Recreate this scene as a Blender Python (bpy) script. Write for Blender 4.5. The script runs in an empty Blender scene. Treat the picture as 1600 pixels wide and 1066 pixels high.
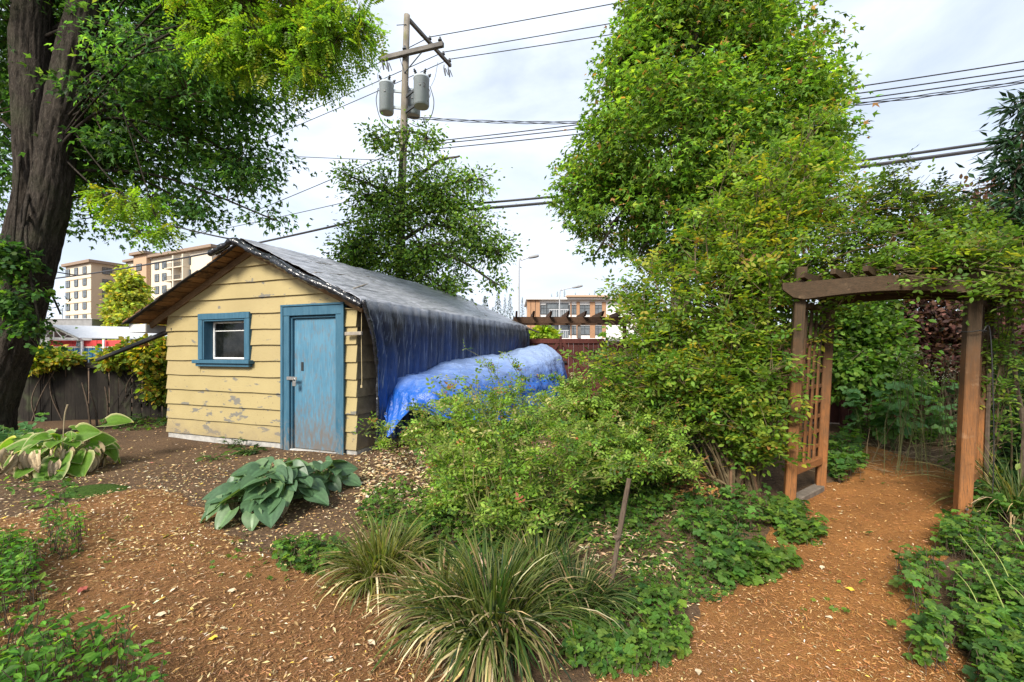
import bpy, math, random
import numpy as np
from mathutils import Vector, Matrix

random.seed(7)
RNG = np.random.default_rng(7)
SC = bpy.context.scene
COL = SC.collection
R = math.radians

# ---------------------------------------------------------------- camera, sky, sun, exposure
H, F, CX, HY = 1.45, 680.0, 800.0, 550.0        # eye height and lens of the photograph (1600 px wide)
cam_d = bpy.data.cameras.new('camera')
cam_d.sensor_width = 36.0
cam_d.lens = F / 1600.0 * 36.0
cam_d.shift_y = (HY - 533.0) / 1600.0
cam_d.clip_start = 0.05
cam_d.clip_end = 4000.0
cam = bpy.data.objects.new('camera', cam_d)
cam.location = (0, 0, H)
cam.rotation_euler = (R(90), 0, 0)
COL.objects.link(cam)
SC.camera = cam

SUN_EL, SUN_AZ = R(39), R(207)                  # azimuth clockwise from +Y: behind the camera, a little left
W = bpy.data.worlds.new('World')
SC.world = W
W.use_nodes = True
wn = W.node_tree
wn.nodes.clear()
def wnode(t): return wn.nodes.new(t)
sky = wnode('ShaderNodeTexSky'); sky.sky_type = 'NISHITA'; sky.sun_disc = False
sky.sun_elevation = SUN_EL; sky.sun_rotation = SUN_AZ
sky.air_density = 1.0; sky.dust_density = 1.2
tc = wnode('ShaderNodeTexCoord')
mp = wnode('ShaderNodeMapping'); mp.inputs['Scale'].default_value = (1.3, 1.3, 3.2)
mp.inputs['Rotation'].default_value = (0.2, 0.35, 0.4)
nz = wnode('ShaderNodeTexNoise'); nz.inputs['Scale'].default_value = 1.9; nz.inputs['Detail'].default_value = 7
nz.inputs['Roughness'].default_value = 0.55; nz.inputs['Distortion'].default_value = 0.35
rp = wnode('ShaderNodeValToRGB')
rp.color_ramp.elements[0].position = 0.36; rp.color_ramp.elements[0].color = (0.60, 0.60, 0.60, 1)
rp.color_ramp.elements[1].position = 0.60; rp.color_ramp.elements[1].color = (0.97, 0.97, 0.97, 1)
mx = wnode('ShaderNodeMix'); mx.data_type = 'RGBA'
mx.inputs['B'].default_value = (6.75, 7.4, 8.5, 1)
bg = wnode('ShaderNodeBackground'); bg.inputs['Strength'].default_value = 0.098
wo = wnode('ShaderNodeOutputWorld')
L = wn.links.new
L(tc.outputs['Generated'], mp.inputs['Vector']); L(mp.outputs['Vector'], nz.inputs['Vector'])
L(nz.outputs['Fac'], rp.inputs['Fac']); L(rp.outputs['Color'], mx.inputs['Factor'])
L(sky.outputs['Color'], mx.inputs['A']); L(mx.outputs['Result'], bg.inputs['Color'])
L(bg.outputs['Background'], wo.inputs['Surface'])

sun_d = bpy.data.lights.new('sun', 'SUN')
sun_d.energy = 4.4; sun_d.angle = R(18); sun_d.color = (1.0, 0.93, 0.82)
sun = bpy.data.objects.new('sun', sun_d)
sv = Vector((math.sin(SUN_AZ) * math.cos(SUN_EL), math.cos(SUN_AZ) * math.cos(SUN_EL), math.sin(SUN_EL)))
sun.rotation_euler = sv.to_track_quat('Z', 'Y').to_euler()
sun.location = (0, 0, 40)
COL.objects.link(sun)

SC.view_settings.view_transform = 'Standard'
SC.view_settings.look = 'None'
SC.view_settings.exposure = 0.72
SC.view_settings.gamma = 1.0
SC.view_settings.use_curve_mapping = False
SC.cycles.max_bounces = 9; SC.cycles.diffuse_bounces = 6; SC.cycles.transmission_bounces = 5
SC.cycles.use_denoising = True

# ---------------------------------------------------------------- maths helpers
def P(px, py, D):
    return np.array(((px - CX) / F * D, D, H + (HY - py) / F * D))
def G(px, py):
    D = H * F / (py - HY)
    return np.array(((px - CX) / F * D, D, 0.0))
def nrm(a):
    return a / np.maximum(np.linalg.norm(a, axis=-1, keepdims=True), 1e-9)
def rnd(*s): return RNG.random(s)
def gau(*s): return RNG.standard_normal(s)
def sph(n): return nrm(gau(n, 3))

def _hash(i, j, k):
    n = (i.astype(np.int64) * 374761393 + j.astype(np.int64) * 668265263 + k.astype(np.int64) * 2147483647) & 0xffffffff
    n = ((n ^ (n >> 13)) * 1274126177) & 0xffffffff
    return ((n ^ (n >> 16)) & 0xffff) / 65535.0
def vnoise(p):
    p = np.asarray(p, float)
    i = np.floor(p); f = p - i; f = f * f * (3 - 2 * f); i = i.astype(np.int64)
    o = 0
    for a in (0, 1):
        for b in (0, 1):
            for c in (0, 1):
                w = (f[..., 0] if a else 1 - f[..., 0]) * (f[..., 1] if b else 1 - f[..., 1]) * (f[..., 2] if c else 1 - f[..., 2])
                o = o + w * _hash(i[..., 0] + a, i[..., 1] + b, i[..., 2] + c)
    return o
def fbm(p, oct=4, gain=.5):
    p = np.asarray(p, float); s = 0; a = 1; t = 0
    for k in range(oct):
        s = s + a * vnoise(p + 17.3 * k); t += a; a *= gain; p = p * 2.03
    return s / t
def n2(x, y, s, seed=0.0, oct=3):
    return fbm(np.stack([np.asarray(x) * s + seed, np.asarray(y) * s + seed * 1.7, np.full_like(np.asarray(x, float), seed + .37)], -1), oct)
def gz(x, y):                                     # height of the ground
    x = np.asarray(x, float); y = np.asarray(y, float)
    near = np.clip((22 - np.hypot(x, y)) / 8, 0, 1)
    return near * ((n2(x, y, .45, 3.1) - .5) * .10 + (n2(x, y, 2.2, 8.4) - .5) * .03)
def crom(pts, n):
    p = np.asarray(pts, float)
    if len(p) == 2: return p[0] + (p[1] - p[0]) * np.linspace(0, 1, n)[:, None]
    q = np.vstack([2 * p[0] - p[1], p, 2 * p[-1] - p[-2]])
    t = np.linspace(0, len(p) - 1 - 1e-6, n); k = t.astype(int); u = (t - k)[:, None]
    a, b, c, d = q[k], q[k + 1], q[k + 2], q[k + 3]
    return .5 * (2 * b + (c - a) * u + (2 * a - 5 * b + 4 * c - d) * u ** 2 + (3 * b - a - 3 * c + d) * u ** 3)

# ---------------------------------------------------------------- geometry collector
class MB:
    """collects verts / faces / per-vertex colours; built once as ONE mesh object"""
    def __init__(s): s.V = []; s.F3 = []; s.F4 = []; s.C = []; s.M3 = []; s.M4 = []; s.n = 0
    def add(s, V, F3=None, F4=None, col=None, mi=0):
        V = np.asarray(V, float).reshape(-1, 3)
        if F3 is not None and len(F3):
            F3 = np.asarray(F3, np.int64); s.F3.append(F3 + s.n); s.M3.append(np.full(len(F3), mi))
        if F4 is not None and len(F4):
            F4 = np.asarray(F4, np.int64); s.F4.append(F4 + s.n); s.M4.append(np.full(len(F4), mi))
        c = np.ones((len(V), 4))
        if col is not None: c[:, :3] = col
        s.V.append(V); s.C.append(c); s.n += len(V)
        return s
    def mesh(s, name, mats, org, smooth):
        V = np.concatenate(s.V) - np.asarray(org, float); C = np.concatenate(s.C)
        f3 = np.concatenate(s.F3) if s.F3 else np.zeros((0, 3), int)
        f4 = np.concatenate(s.F4) if s.F4 else np.zeros((0, 4), int)
        mi = np.concatenate([np.concatenate(s.M3) if s.M3 else np.zeros(0), np.concatenate(s.M4) if s.M4 else np.zeros(0)]).astype(np.int32)
        me = bpy.data.meshes.new(name)
        me.vertices.add(len(V)); me.vertices.foreach_set('co', V.astype(np.float32).ravel())
        lv = np.concatenate([f3.ravel(), f4.ravel()]).astype(np.int32)
        me.loops.add(len(lv)); me.loops.foreach_set('vertex_index', lv)
        np_ = len(f3) + len(f4)
        st = np.concatenate([np.arange(len(f3)) * 3, len(f3) * 3 + np.arange(len(f4)) * 4]).astype(np.int32)
        me.polygons.add(np_); me.polygons.foreach_set('loop_start', st)
        me.polygons.foreach_set('material_index', mi)
        me.polygons.foreach_set('use_smooth', np.full(np_, smooth, bool))
        me.update(calc_edges=True)
        a = me.color_attributes.new('col', 'FLOAT_COLOR', 'POINT')
        a.data.foreach_set('color', C.astype(np.float32).ravel())
        for m in (mats if isinstance(mats, (list, tuple)) else [mats]): me.materials.append(m)
        return me
    def obj(s, name, mats, parent=None, org=None, smooth=False):
        """top-level: origin at org; child of an Empty made by thing(): world coords unless the Empty is a local frame"""
        o0 = np.asarray(org if org is not None else (ORG.get(parent.name, (0, 0, 0)) if parent else (0, 0, 0)), float)
        o = bpy.data.objects.new(name, s.mesh(name, mats, o0, smooth))
        COL.objects.link(o)
        if parent is not None: o.parent = parent
        else: o.location = o0
        ORG[o.name] = o0 if parent is None else ORG.get(parent.name, (0, 0, 0))
        return o
ORG = {}
def tag(o, label=None, cat=None, group=None, kind=None):
    if label: o['label'] = label
    if cat: o['category'] = cat
    if group: o['group'] = group
    if kind: o['kind'] = kind
    return o
def thing(name, label, cat, loc=(0, 0, 0), rz=0.0, group=None, frame=False):
    o = bpy.data.objects.new(name, None); COL.objects.link(o)
    o.empty_display_size = .2
    o.location = tuple(float(c) for c in loc); o.rotation_euler = (0, 0, rz)
    ORG[o.name] = np.zeros(3) if frame else np.asarray(loc, float)
    return tag(o, label, cat, group)
def inst(src, name, parent, loc=(0, 0, 0), rot=(0, 0, 0), sca=(1, 1, 1)):
    o = bpy.data.objects.new(name, src if isinstance(src, bpy.types.Mesh) else src.data)
    COL.objects.link(o); o.parent = parent
    o.location = tuple(float(c) for c in loc); o.rotation_euler = rot; o.scale = sca
    return o

def cbox(c0, c1, ch=.004):
    """chamfered box between two corners: verts, quads, tris"""
    c0 = np.minimum(c0, c1).astype(float) if not isinstance(c0, float) else c0
    a = np.asarray(c0, float); b = np.asarray(c1, float); lo = np.minimum(a, b); hi = np.maximum(a, b)
    ch = min(ch, .3 * float((hi - lo).min()))
    V = []; idx = {}
    for i in (0, 1):
        for j in (0, 1):
            for k in (0, 1):
                for ax in range(3):
                    p = [(lo, hi)[i][0], (lo, hi)[j][1], (lo, hi)[k][2]]
                    for q, s in zip(range(3), (i, j, k)):
                        if q != ax: p[q] += ch * (1 - 2 * s)
                    idx[(i, j, k, ax)] = len(V); V.append(p)
    F4 = []; F3 = []
    def face(l, ctr):
        v = np.array([V[x] for x in l]); n = np.cross(v[1] - v[0], v[2] - v[0])
        if np.dot(n, v.mean(0) - ctr) < 0: l = l[::-1]
        return l
    ctr = (lo + hi) / 2
    cyc = [(0, 0), (1, 0), (1, 1), (0, 1)]
    for ax in range(3):
        o = [q for q in range(3) if q != ax]
        for s in (0, 1):
            l = []
            for (u, v) in cyc:
                t = [0, 0, 0]; t[ax] = s; t[o[0]] = u; t[o[1]] = v; l.append(idx[(*t, ax)])
            F4.append(face(l, ctr))
        for (u, v) in cyc:                        # edges running along ax
            l = []
            for s, order in ((0, (0, 1)), (1, (1, 0))):
                t = [0, 0, 0]; t[ax] = s; t[o[0]] = u; t[o[1]] = v
                for w in order: l.append(idx[(*t, o[w])])
            F4.append(face(l, ctr))
    for i in (0, 1):
        for j in (0, 1):
            for k in (0, 1): F3.append(face([idx[(i, j, k, x)] for x in range(3)], ctr))
    return np.array(V), np.array(F4), np.array(F3)
def box(mb, c0, c1, ch=.004, M=None, mi=0, col=None):
    V, q, t = cbox(np.asarray(c0, float), np.asarray(c1, float), ch)
    if M is not None: V = V @ np.asarray(M)[:3, :3].T + np.asarray(M)[:3, 3]
    return mb.add(V, t, q, col, mi)
def beam(mb, p0, p1, w, h, ch=.004, mi=0, up=(0, 0, 1), col=None):
    """squared timber from p0 to p1"""
    p0 = np.asarray(p0, float); p1 = np.asarray(p1, float); d = p1 - p0; L_ = np.linalg.norm(d); d = d / L_
    u = np.asarray(up, float); x = np.cross(d, u)
    if np.linalg.norm(x) < 1e-4: x = np.cross(d, (1, 0, 0))
    x = x / np.linalg.norm(x); z = np.cross(x, d)
    V, q, t = cbox(np.array((-w / 2, 0, -h / 2)), np.array((w / 2, L_, h / 2)), ch)
    V = p0 + V[:, :1] * x + V[:, 1:2] * d + V[:, 2:] * z
    return mb.add(V, t, q, col, mi)
def frames(p):
    t = np.gradient(p, axis=0); t = nrm(t)
    r = np.array((0, 0, 1.0)) if abs(t[0][2]) < .9 else np.array((1.0, 0, 0))
    x = np.zeros_like(p); xx = np.cross(t[0], r)
    for i in range(len(p)):
        xx = xx - t[i] * np.dot(xx, t[i]); xx = xx / max(np.linalg.norm(xx), 1e-9); x[i] = xx
    return t, x, np.cross(t, x)
def tube(mb, pts, rad, sides=8, n=None, mi=0, cap=True, furrow=None, col=None):
    p = np.asarray(pts, float)
    rad = np.broadcast_to(np.asarray(rad, float), (len(p),)) if np.ndim(rad) == 0 else np.asarray(rad, float)
    if n:
        t0 = np.linspace(0, 1, len(p)); p = crom(p, n); rad = np.interp(np.linspace(0, 1, n), t0, rad)
    t, x, y = frames(p); m = len(p)
    a = np.arange(sides) * 2 * math.pi / sides
    rr = np.repeat(rad[:, None], sides, 1)
    if furrow is not None: rr = rr * furrow(p, a)
    V = p[:, None] + rr[..., None] * (np.cos(a)[None, :, None] * x[:, None] + np.sin(a)[None, :, None] * y[:, None])
    i = np.arange(m - 1)[:, None] * sides; j = np.arange(sides)[None]; j2 = (j + 1) % sides
    q = np.stack([i + j, i + j2, i + sides + j2, i + sides + j], -1).reshape(-1, 4)
    V = V.reshape(-1, 3); f3 = None
    if cap:
        V = np.vstack([V, p[0], p[-1]]); c0 = m * sides
        f3 = np.vstack([np.stack([np.full(sides, c0), (np.arange(sides) + 1) % sides, np.arange(sides)], -1),
                        np.stack([np.full(sides, c0 + 1), (m - 1) * sides + np.arange(sides), (m - 1) * sides + (np.arange(sides) + 1) % sides], -1)])
    return mb.add(V, f3, q, col, mi)
def twigs(mb, A, B, r0, r1, mi=1, sag=.06, col=None):
    """many thin three-sided twigs A[i] -> B[i] at once"""
    A = np.asarray(A); B = np.asarray(B); n = len(A)
    if n == 0: return
    d = nrm(B - A); x = nrm(np.cross(d, nrm(gau(n, 3)))); y = np.cross(d, x)
    Mid = (A + B) / 2 + gau(n, 3) * np.linalg.norm(B - A, axis=1)[:, None] * sag
    V = []
    for p, r in ((A, r0), (Mid, (r0 + r1) / 2), (B, r1)):
        for k in range(3):
            a = k * 2 * math.pi / 3
            V.append(p + r * (math.cos(a) * x + math.sin(a) * y))
    V = np.stack(V, 1)
    f = []
    for s in (0, 1):
        for k in range(3): f.append([s * 3 + k, s * 3 + (k + 1) % 3, s * 3 + 3 + (k + 1) % 3, s * 3 + 3 + k])
    f = np.array(f)[None] + (np.arange(n) * 9)[:, None, None]
    mb.add(V.reshape(-1, 3), None, f.reshape(-1, 4), col, mi)
def grid(mb, V, col=None, mi=0, closed=False):
    n, m = V.shape[:2]
    i = np.arange(n - 1)[:, None]; j = np.arange(m if closed else m - 1)[None]; j2 = (j + 1) % m
    q = np.stack([i * m + j, i * m + j2, (i + 1) * m + j2, (i + 1) * m + j], -1).reshape(-1, 4)
    return mb.add(V.reshape(-1, 3), None, q, col, mi)

# ---------------------------------------------------------------- leaves
def fan(out, zc=0.0):
    V = np.array([(0, .42, zc)] + list(out), float); n = len(out)
    return V, np.array([(0, 1 + i, 1 + (i + 1) % n) for i in range(n)])
T_DIA = (np.array([(0, 0, 0), (.27, .48, .07), (0, 1, -.06), (-.27, .48, .07)], float), np.array([(0, 1, 2), (0, 2, 3)]))
T_OVAL = (np.array([(0, 0, 0), (.27, .38, .06), (0, .5, -.02), (-.27, .38, .06), (.20, .72, .03), (-.20, .72, .03), (0, 1, -.12)], float),
          np.array([(0, 1, 2), (0, 2, 3), (1, 4, 2), (2, 4, 6), (2, 6, 5), (2, 5, 3)]))
T_STAR = fan([(0, 0, 0), (.30, .04, -.04), (.16, .26, .03), (.52, .50, -.08), (.18, .55, .03), (0, 1.08, -.14), (-.18, .55, .03), (-.52, .50, -.08), (-.16, .26, .03), (-.30, .04, -.04)])
T_TRI = (np.array([(0, 0, 0), (.54, .46, -.07), (.17, .50, .05), (0, 1.08, -.14), (-.17, .50, .05), (-.54, .46, -.07)], float), np.array([(0, 1, 2), (0, 2, 3), (0, 3, 4), (0, 4, 5)]))
T_HEX = (np.array([(0, 0, 0), (.25, .33, .05), (.20, .70, .02), (0, 1, -.10), (-.20, .70, .02), (-.25, .33, .05)], float), np.array([(0, 1, 5), (1, 2, 5), (2, 4, 5), (2, 3, 4)]))
T_LANCE = (np.array([(0, 0, 0), (.13, .4, .03), (0, .5, -.02), (-.13, .4, .03), (0, 1, -.14)], float),
           np.array([(0, 1, 2), (0, 2, 3), (1, 4, 2), (2, 4, 3)]))
T_MAPLE = fan([(0, 0, 0), (.24, .10, -.02), (.17, .26, .03), (.55, .48, -.05), (.22, .58, .03), (0, 1.05, -.12),
               (-.22, .58, .03), (-.55, .48, -.05), (-.17, .26, .03), (-.24, .10, -.02)])
T_MAPLE5 = fan([(0, 0, 0), (.42, .22, -.04), (.20, .46, .03), (.36, .78, -.05), (0, 1.05, -.1), (-.36, .78, -.05), (-.20, .46, .03), (-.42, .22, -.04)])
_a = [(-150 + 300 * i / 12) for i in range(13)]
T_PALM = fan([(0, .30, 0.02)] + [(math.sin(R(t)) * (.56 if i % 3 != 1 else .40), .42 + math.cos(R(t)) * (.56 if i % 3 != 1 else .42), -.05 if i % 3 != 1 else .05) for i, t in enumerate(_a)])
def leafs(mb, tpl, pos, axis, normal, size, col, mi=0, width=1.0):
    n = len(pos)
    if n == 0: return
    Y = nrm(axis); Z = normal - Y * (normal * Y).sum(1, keepdims=True); Z = nrm(Z); X = np.cross(Y, Z)
    T, Fc = tpl; k = len(T)
    size = np.broadcast_to(np.asarray(size, float).reshape(-1), (n,)) if np.ndim(size) == 0 or np.size(size) == 1 else np.asarray(size)
    t = T[None] * size[:, None, None]
    V = pos[:, None] + t[..., :1] * width * X[:, None] + t[..., 1:2] * Y[:, None] + t[..., 2:] * Z[:, None]
    f = Fc[None] + (np.arange(n) * k)[:, None, None]
    mb.add(V.reshape(-1, 3), f.reshape(-1, 3), None, np.repeat(col, k, 0), mi)
def pal(n, items, jit=.18):
    w = np.array([i[1] for i in items], float); w /= w.sum()
    c = np.array([i[0] for i in items], float)[RNG.choice(len(items), n, p=w)]
    return np.clip(c * (1 + jit * gau(n, 1)) * (1 + .07 * gau(n, 3)), .003, .9)
def compound(mb, tpl, p, d, Ln, pairs, lsz, col, up=(0, 0, 1), spread=62, mi=0, stem=None, droop=.25):
    """pinnate leaves: a rachis from p along d with leaflets in pairs and one at the end"""
    n = len(p); d = nrm(d); Ln = np.broadcast_to(np.asarray(Ln, float), (n,))
    U = nrm(np.asarray(up, float) + .35 * gau(n, 3)); S = nrm(np.cross(d, U)); U = np.cross(S, d)
    for k in range(pairs + 1):
        t = (k + .6) / (pairs + .6)
        base = p + d * (Ln * t)[:, None] - np.array((0, 0, 1.0)) * (Ln * droop * t * t)[:, None]
        if k == pairs:
            leafs(mb, tpl, base, d + .1 * gau(n, 3), U, lsz * (.9 + .3 * rnd(n)), col * (.9 + .2 * rnd(n, 1)), mi)
        else:
            for sgn in (-1, 1):
                ax = d * math.cos(R(spread)) + sgn * S * math.sin(R(spread)) + .12 * gau(n, 3) - np.array((0, 0, .15))
                leafs(mb, tpl, base, ax, U + .25 * gau(n, 3), lsz * (.75 + .35 * rnd(n)), col * (.88 + .24 * rnd(n, 1)), mi)
    if stem is not None:
        twigs(mb, p, p + d * Ln[:, None] - np.array((0, 0, 1.0)) * (Ln * droop)[:, None], stem, stem * .6, 1, 0)

# ---------------------------------------------------------------- materials
def newmat(name):
    m = bpy.data.materials.new(name); m.use_nodes = True
    nt = m.node_tree; nt.nodes.clear()
    out = nt.nodes.new('ShaderNodeOutputMaterial'); b = nt.nodes.new('ShaderNodeBsdfPrincipled')
    nt.links.new(b.outputs[0], out.inputs['Surface'])
    return m, nt, b, out
def nd(nt, t, **kw):
    n = nt.nodes.new(t)
    for k, v in kw.items():
        if k in ('operation', 'blend_type', 'data_type', 'noise_dimensions', 'attribute_name', 'feature', 'distance', 'wave_type', 'bands_direction'): setattr(n, k, v)
        else:
            key = {'Fac_': 'Factor'}.get(k, k.replace('_', ' '))
            s = n.inputs[int(k[1:])] if k[0] == 'i' and k[1:].isdigit() else n.inputs[key]
            if hasattr(v, 'is_output') and v.is_output: nt.links.new(v, s)
            else: s.default_value = v
    return n
def mixc(nt, fac, a, b, mode='MIX'):
    n = nt.nodes.new('ShaderNodeMix'); n.data_type = 'RGBA'; n.blend_type = mode
    for s, v in (('Factor', fac), ('A', a), ('B', b)):
        if hasattr(v, 'is_output'): nt.links.new(v, n.inputs[s])
        else: n.inputs[s].default_value = v if s == 'Factor' else (*v, 1)
    return n.outputs['Result']
def ramp(nt, src, a, b, ca=(0, 0, 0), cb=(1, 1, 1)):
    n = nt.nodes.new('ShaderNodeValToRGB')
    n.color_ramp.elements[0].position = a; n.color_ramp.elements[1].position = b
    n.color_ramp.elements[0].color = (*ca, 1); n.color_ramp.elements[1].color = (*cb, 1)
    nt.links.new(src, n.inputs['Fac']); return n.outputs['Color']
def coords(nt, kind='Position', sc=(1, 1, 1)):
    if kind == 'Position': o = nt.nodes.new('ShaderNodeNewGeometry').outputs['Position']
    else: o = nt.nodes.new('ShaderNodeTexCoord').outputs[kind]
    m = nt.nodes.new('ShaderNodeMapping'); m.inputs['Scale'].default_value = sc
    nt.links.new(o, m.inputs['Vector']); return m.outputs['Vector']
def noise(nt, vec, s, det=4, rough=.55, dist=0.0):
    return nd(nt, 'ShaderNodeTexNoise', Vector=vec, Scale=s, Detail=det, Roughness=rough, Distortion=dist).outputs['Fac']
def math_(nt, op, a, b=0.0):
    n = nt.nodes.new('ShaderNodeMath'); n.operation = op
    for i, v in enumerate((a, b)):
        if hasattr(v, 'is_output'): nt.links.new(v, n.inputs[i])
        else: n.inputs[i].default_value = v
    return n.outputs[0]
def bump(nt, b, h, strength=.4, dist=.01):
    n = nd(nt, 'ShaderNodeBump', Strength=strength, Distance=dist); nt.links.new(h, n.inputs['Height'])
    nt.links.new(n.outputs[0], b.inputs['Normal'])
def setb(b, rough=.6, spec=.4, metal=0.0):
    b.inputs['Roughness'].default_value = rough; b.inputs['Specular IOR Level'].default_value = spec; b.inputs['Metallic'].default_value = metal

def leaf_material(name, rough=.55, trans=.48, spec=.22):
    m, nt, b, out = newmat(name); setb(b, rough, spec)
    at = nd(nt, 'ShaderNodeAttribute', attribute_name='col')
    nz_ = noise(nt, coords(nt, 'Position'), 60, 2)
    c = mixc(nt, nz_, (0.72, .72, .72), (1.25, 1.25, 1.2)); c = mixc(nt, 1.0, at.outputs['Color'], c, 'MULTIPLY')
    nt.links.new(c, b.inputs['Base Color'])
    tr = nt.nodes.new('ShaderNodeBsdfTranslucent')
    nt.links.new(mixc(nt, 1.0, c, (1.9, 1.8, .7), 'MULTIPLY'), tr.inputs['Color'])
    mxs = nt.nodes.new('ShaderNodeMixShader'); mxs.inputs[0].default_value = trans
    nt.links.new(b.outputs[0], mxs.inputs[1]); nt.links.new(tr.outputs[0], mxs.inputs[2]); nt.links.new(mxs.outputs[0], out.inputs['Surface'])
    return m
def plain_attr(name, rough=.8, spec=.25):
    m, nt, b, _ = newmat(name); setb(b, rough, spec)
    at = nd(nt, 'ShaderNodeAttribute', attribute_name='col')
    nz_ = noise(nt, coords(nt, 'Position'), 90, 3)
    c = mixc(nt, 1.0, at.outputs['Color'], mixc(nt, nz_, (.7, .7, .7), (1.3, 1.3, 1.3)), 'MULTIPLY')
    nt.links.new(c, b.inputs['Base Color']); return m
def wood(name, c1, c2, c3, sc=(1, 1, 1), rough=.8, bmp=.5, stain=None, rndv=.35, fine=1.0, coordkind='Object'):
    m, nt, b, _ = newmat(name); setb(b, rough, .25)
    v = coords(nt, coordkind, sc)
    oi = nt.nodes.new('ShaderNodeObjectInfo')
    va = nt.nodes.new('ShaderNodeVectorMath'); va.operation = 'ADD'; nt.links.new(v, va.inputs[0])
    sc_ = math_(nt, 'MULTIPLY', oi.outputs['Random'], 37.0); nt.links.new(sc_, va.inputs[1]); v = va.outputs[0]
    g1 = noise(nt, v, 9 * fine, 6, .65, .6); g2 = noise(nt, v, 45 * fine, 4, .7)
    c = mixc(nt, ramp(nt, g1, .32, .68), c1, c2); c = mixc(nt, ramp(nt, g2, .45, .75), c, c3)
    big = noise(nt, coords(nt, 'Position'), 2.3, 4)
    c = mixc(nt, 1.0, c, mixc(nt, ramp(nt, big, .3, .7), (.62, .62, .64), (1.22, 1.2, 1.15)), 'MULTIPLY')
    if stain: c = mixc(nt, math_(nt, 'MULTIPLY', ramp(nt, noise(nt, coords(nt, 'Position', (1, 1, .5)), 5, 5), .5, .66), stain[1]), c, stain[0])
    k = math_(nt, 'ADD', 1 - rndv / 2, math_(nt, 'MULTIPLY', oi.outputs['Random'], rndv))
    cc = nt.nodes.new('ShaderNodeCombineColor')
    for q in range(3): nt.links.new(k, cc.inputs[q])
    c = mixc(nt, 1.0, c, cc.outputs[0], 'MULTIPLY')
    nt.links.new(c, b.inputs['Base Color'])
    bump(nt, b, math_(nt, 'ADD', g2, g1), bmp, .006); return m
def simple(name, c, rough=.6, spec=.4, metal=0.0, var=.25, ns=6.0, bmp=0.0):
    m, nt, b, _ = newmat(name); setb(b, rough, spec, metal)
    n_ = noise(nt, coords(nt, 'Position'), ns, 5)
    nt.links.new(mixc(nt, ramp(nt, n_, .25, .75), tuple(x * (1 - var) for x in c), tuple(min(1, x * (1 + var)) for x in c)), b.inputs['Base Color'])
    if bmp: bump(nt, b, noise(nt, coords(nt, 'Position'), ns * 6, 4), bmp, .01)
    return m

M_LEAF = leaf_material('leaf')
M_LEAF_GLOSS = leaf_material('glossy_leaf', .42, .25, .45)
M_DRY = plain_attr('dry_plant', .85)
M_TWIG = simple('twig', (.085, .062, .045), .9, .2, var=.4, ns=20)
M_CANE = plain_attr('cane', .8)

# ================================================================ GROUND
def inside(poly, x, y):
    poly = np.asarray(poly); r = np.zeros(x.shape, bool); j = len(poly) - 1
    for i in range(len(poly)):
        xi, yi = poly[i]; xj, yj = poly[j]
        c = ((yi > y) != (yj > y)) & (x < (xj - xi) * (y - yi) / (yj - yi + 1e-12) + xi)
        r ^= c; j = i
    return r
def polydist(poly, x, y):
    poly = np.asarray(poly); d = np.full(x.shape, 1e9)
    for i in range(len(poly)):
        a = poly[i]; b = poly[(i + 1) % len(poly)]; ab = b - a
        t = np.clip(((x - a[0]) * ab[0] + (y - a[1]) * ab[1]) / (ab @ ab + 1e-12), 0, 1)
        d = np.minimum(d, np.hypot(x - a[0] - t * ab[0], y - a[1] - t * ab[1]))
    return np.where(inside(poly, x, y), d, -d)
def gpoly(pts): return np.array([G(*p)[:2] for p in pts])
PATH_A = gpoly([(-250, 905), (-100, 840), (0, 812), (130, 782), (235, 762), (300, 780), (350, 838), (440, 872), (540, 886), (590, 950), (660, 1040), (720, 1100)])
PATH_A = np.vstack([PATH_A, [(-.1, 1.2), (-.1, .2), (-2.6, .2), (-5, 2.2)]])
PATH_B = gpoly([(880, 1100), (985, 1010), (1085, 955), (1150, 900), (1200, 850), (1232, 800), (1296, 772), (1302, 735), (1310, 712), (1365, 700), (1440, 716), (1500, 742), (1520, 800), (1455, 840), (1440, 940), (1465, 1010), (1530, 1100)])
PATH_B = np.vstack([PATH_B, [(1.9, .9), (1.4, .2), (-.3, .2), (-.3, 1.2)]])
def pathmask(x, y):
    d = np.maximum(polydist(PATH_A, x, y), polydist(PATH_B, x, y))
    return d + (n2(x, y, 3.0, 5.0) - .5) * .42
def orange(x, y):                                 # fresh orange chips towards the arbor, older brown mulch on the left
    return np.clip((x - .1) / 1.6 + (n2(x, y, 1.3, 2.0) - .5) * .9, 0, 1)

ax_ = np.concatenate([-np.geomspace(1600, 12.4, 26), np.arange(-12, 9.01, .14), np.geomspace(9.4, 1600, 26)])
ay_ = np.concatenate([-np.geomspace(400, 2.4, 14), np.arange(-2, 15.01, .14), np.geomspace(15.4, 3000, 28)])
gx, gy = np.meshgrid(ax_, ay_, indexing='ij')
mb = MB(); grid(mb, np.stack([gx, gy, gz(gx, gy)], -1)[:, ::-1])
m, nt, b, _ = newmat('soil'); setb(b, .95, .15)
v = coords(nt, 'Position')
n1 = noise(nt, v, 1.1, 6, .6); n3 = noise(nt, v, 35, 5, .65); n4 = noise(nt, v, 160, 3, .7)
c = mixc(nt, ramp(nt, n1, .35, .65), (.062, .039, .025), (.125, .078, .046))
c = mixc(nt, ramp(nt, n3, .42, .7), c, (.17, .105, .058))
c = mixc(nt, ramp(nt, n4, .58, .75), c, (.25, .18, .11))
nt.links.new(c, b.inputs['Base Color']); bump(nt, b, math_(nt, 'ADD', n3, math_(nt, 'MULTIPLY', n4, .6)), .9, .02)
ground = mb.obj('ground', m, smooth=True); tag(ground, kind='structure')

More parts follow.
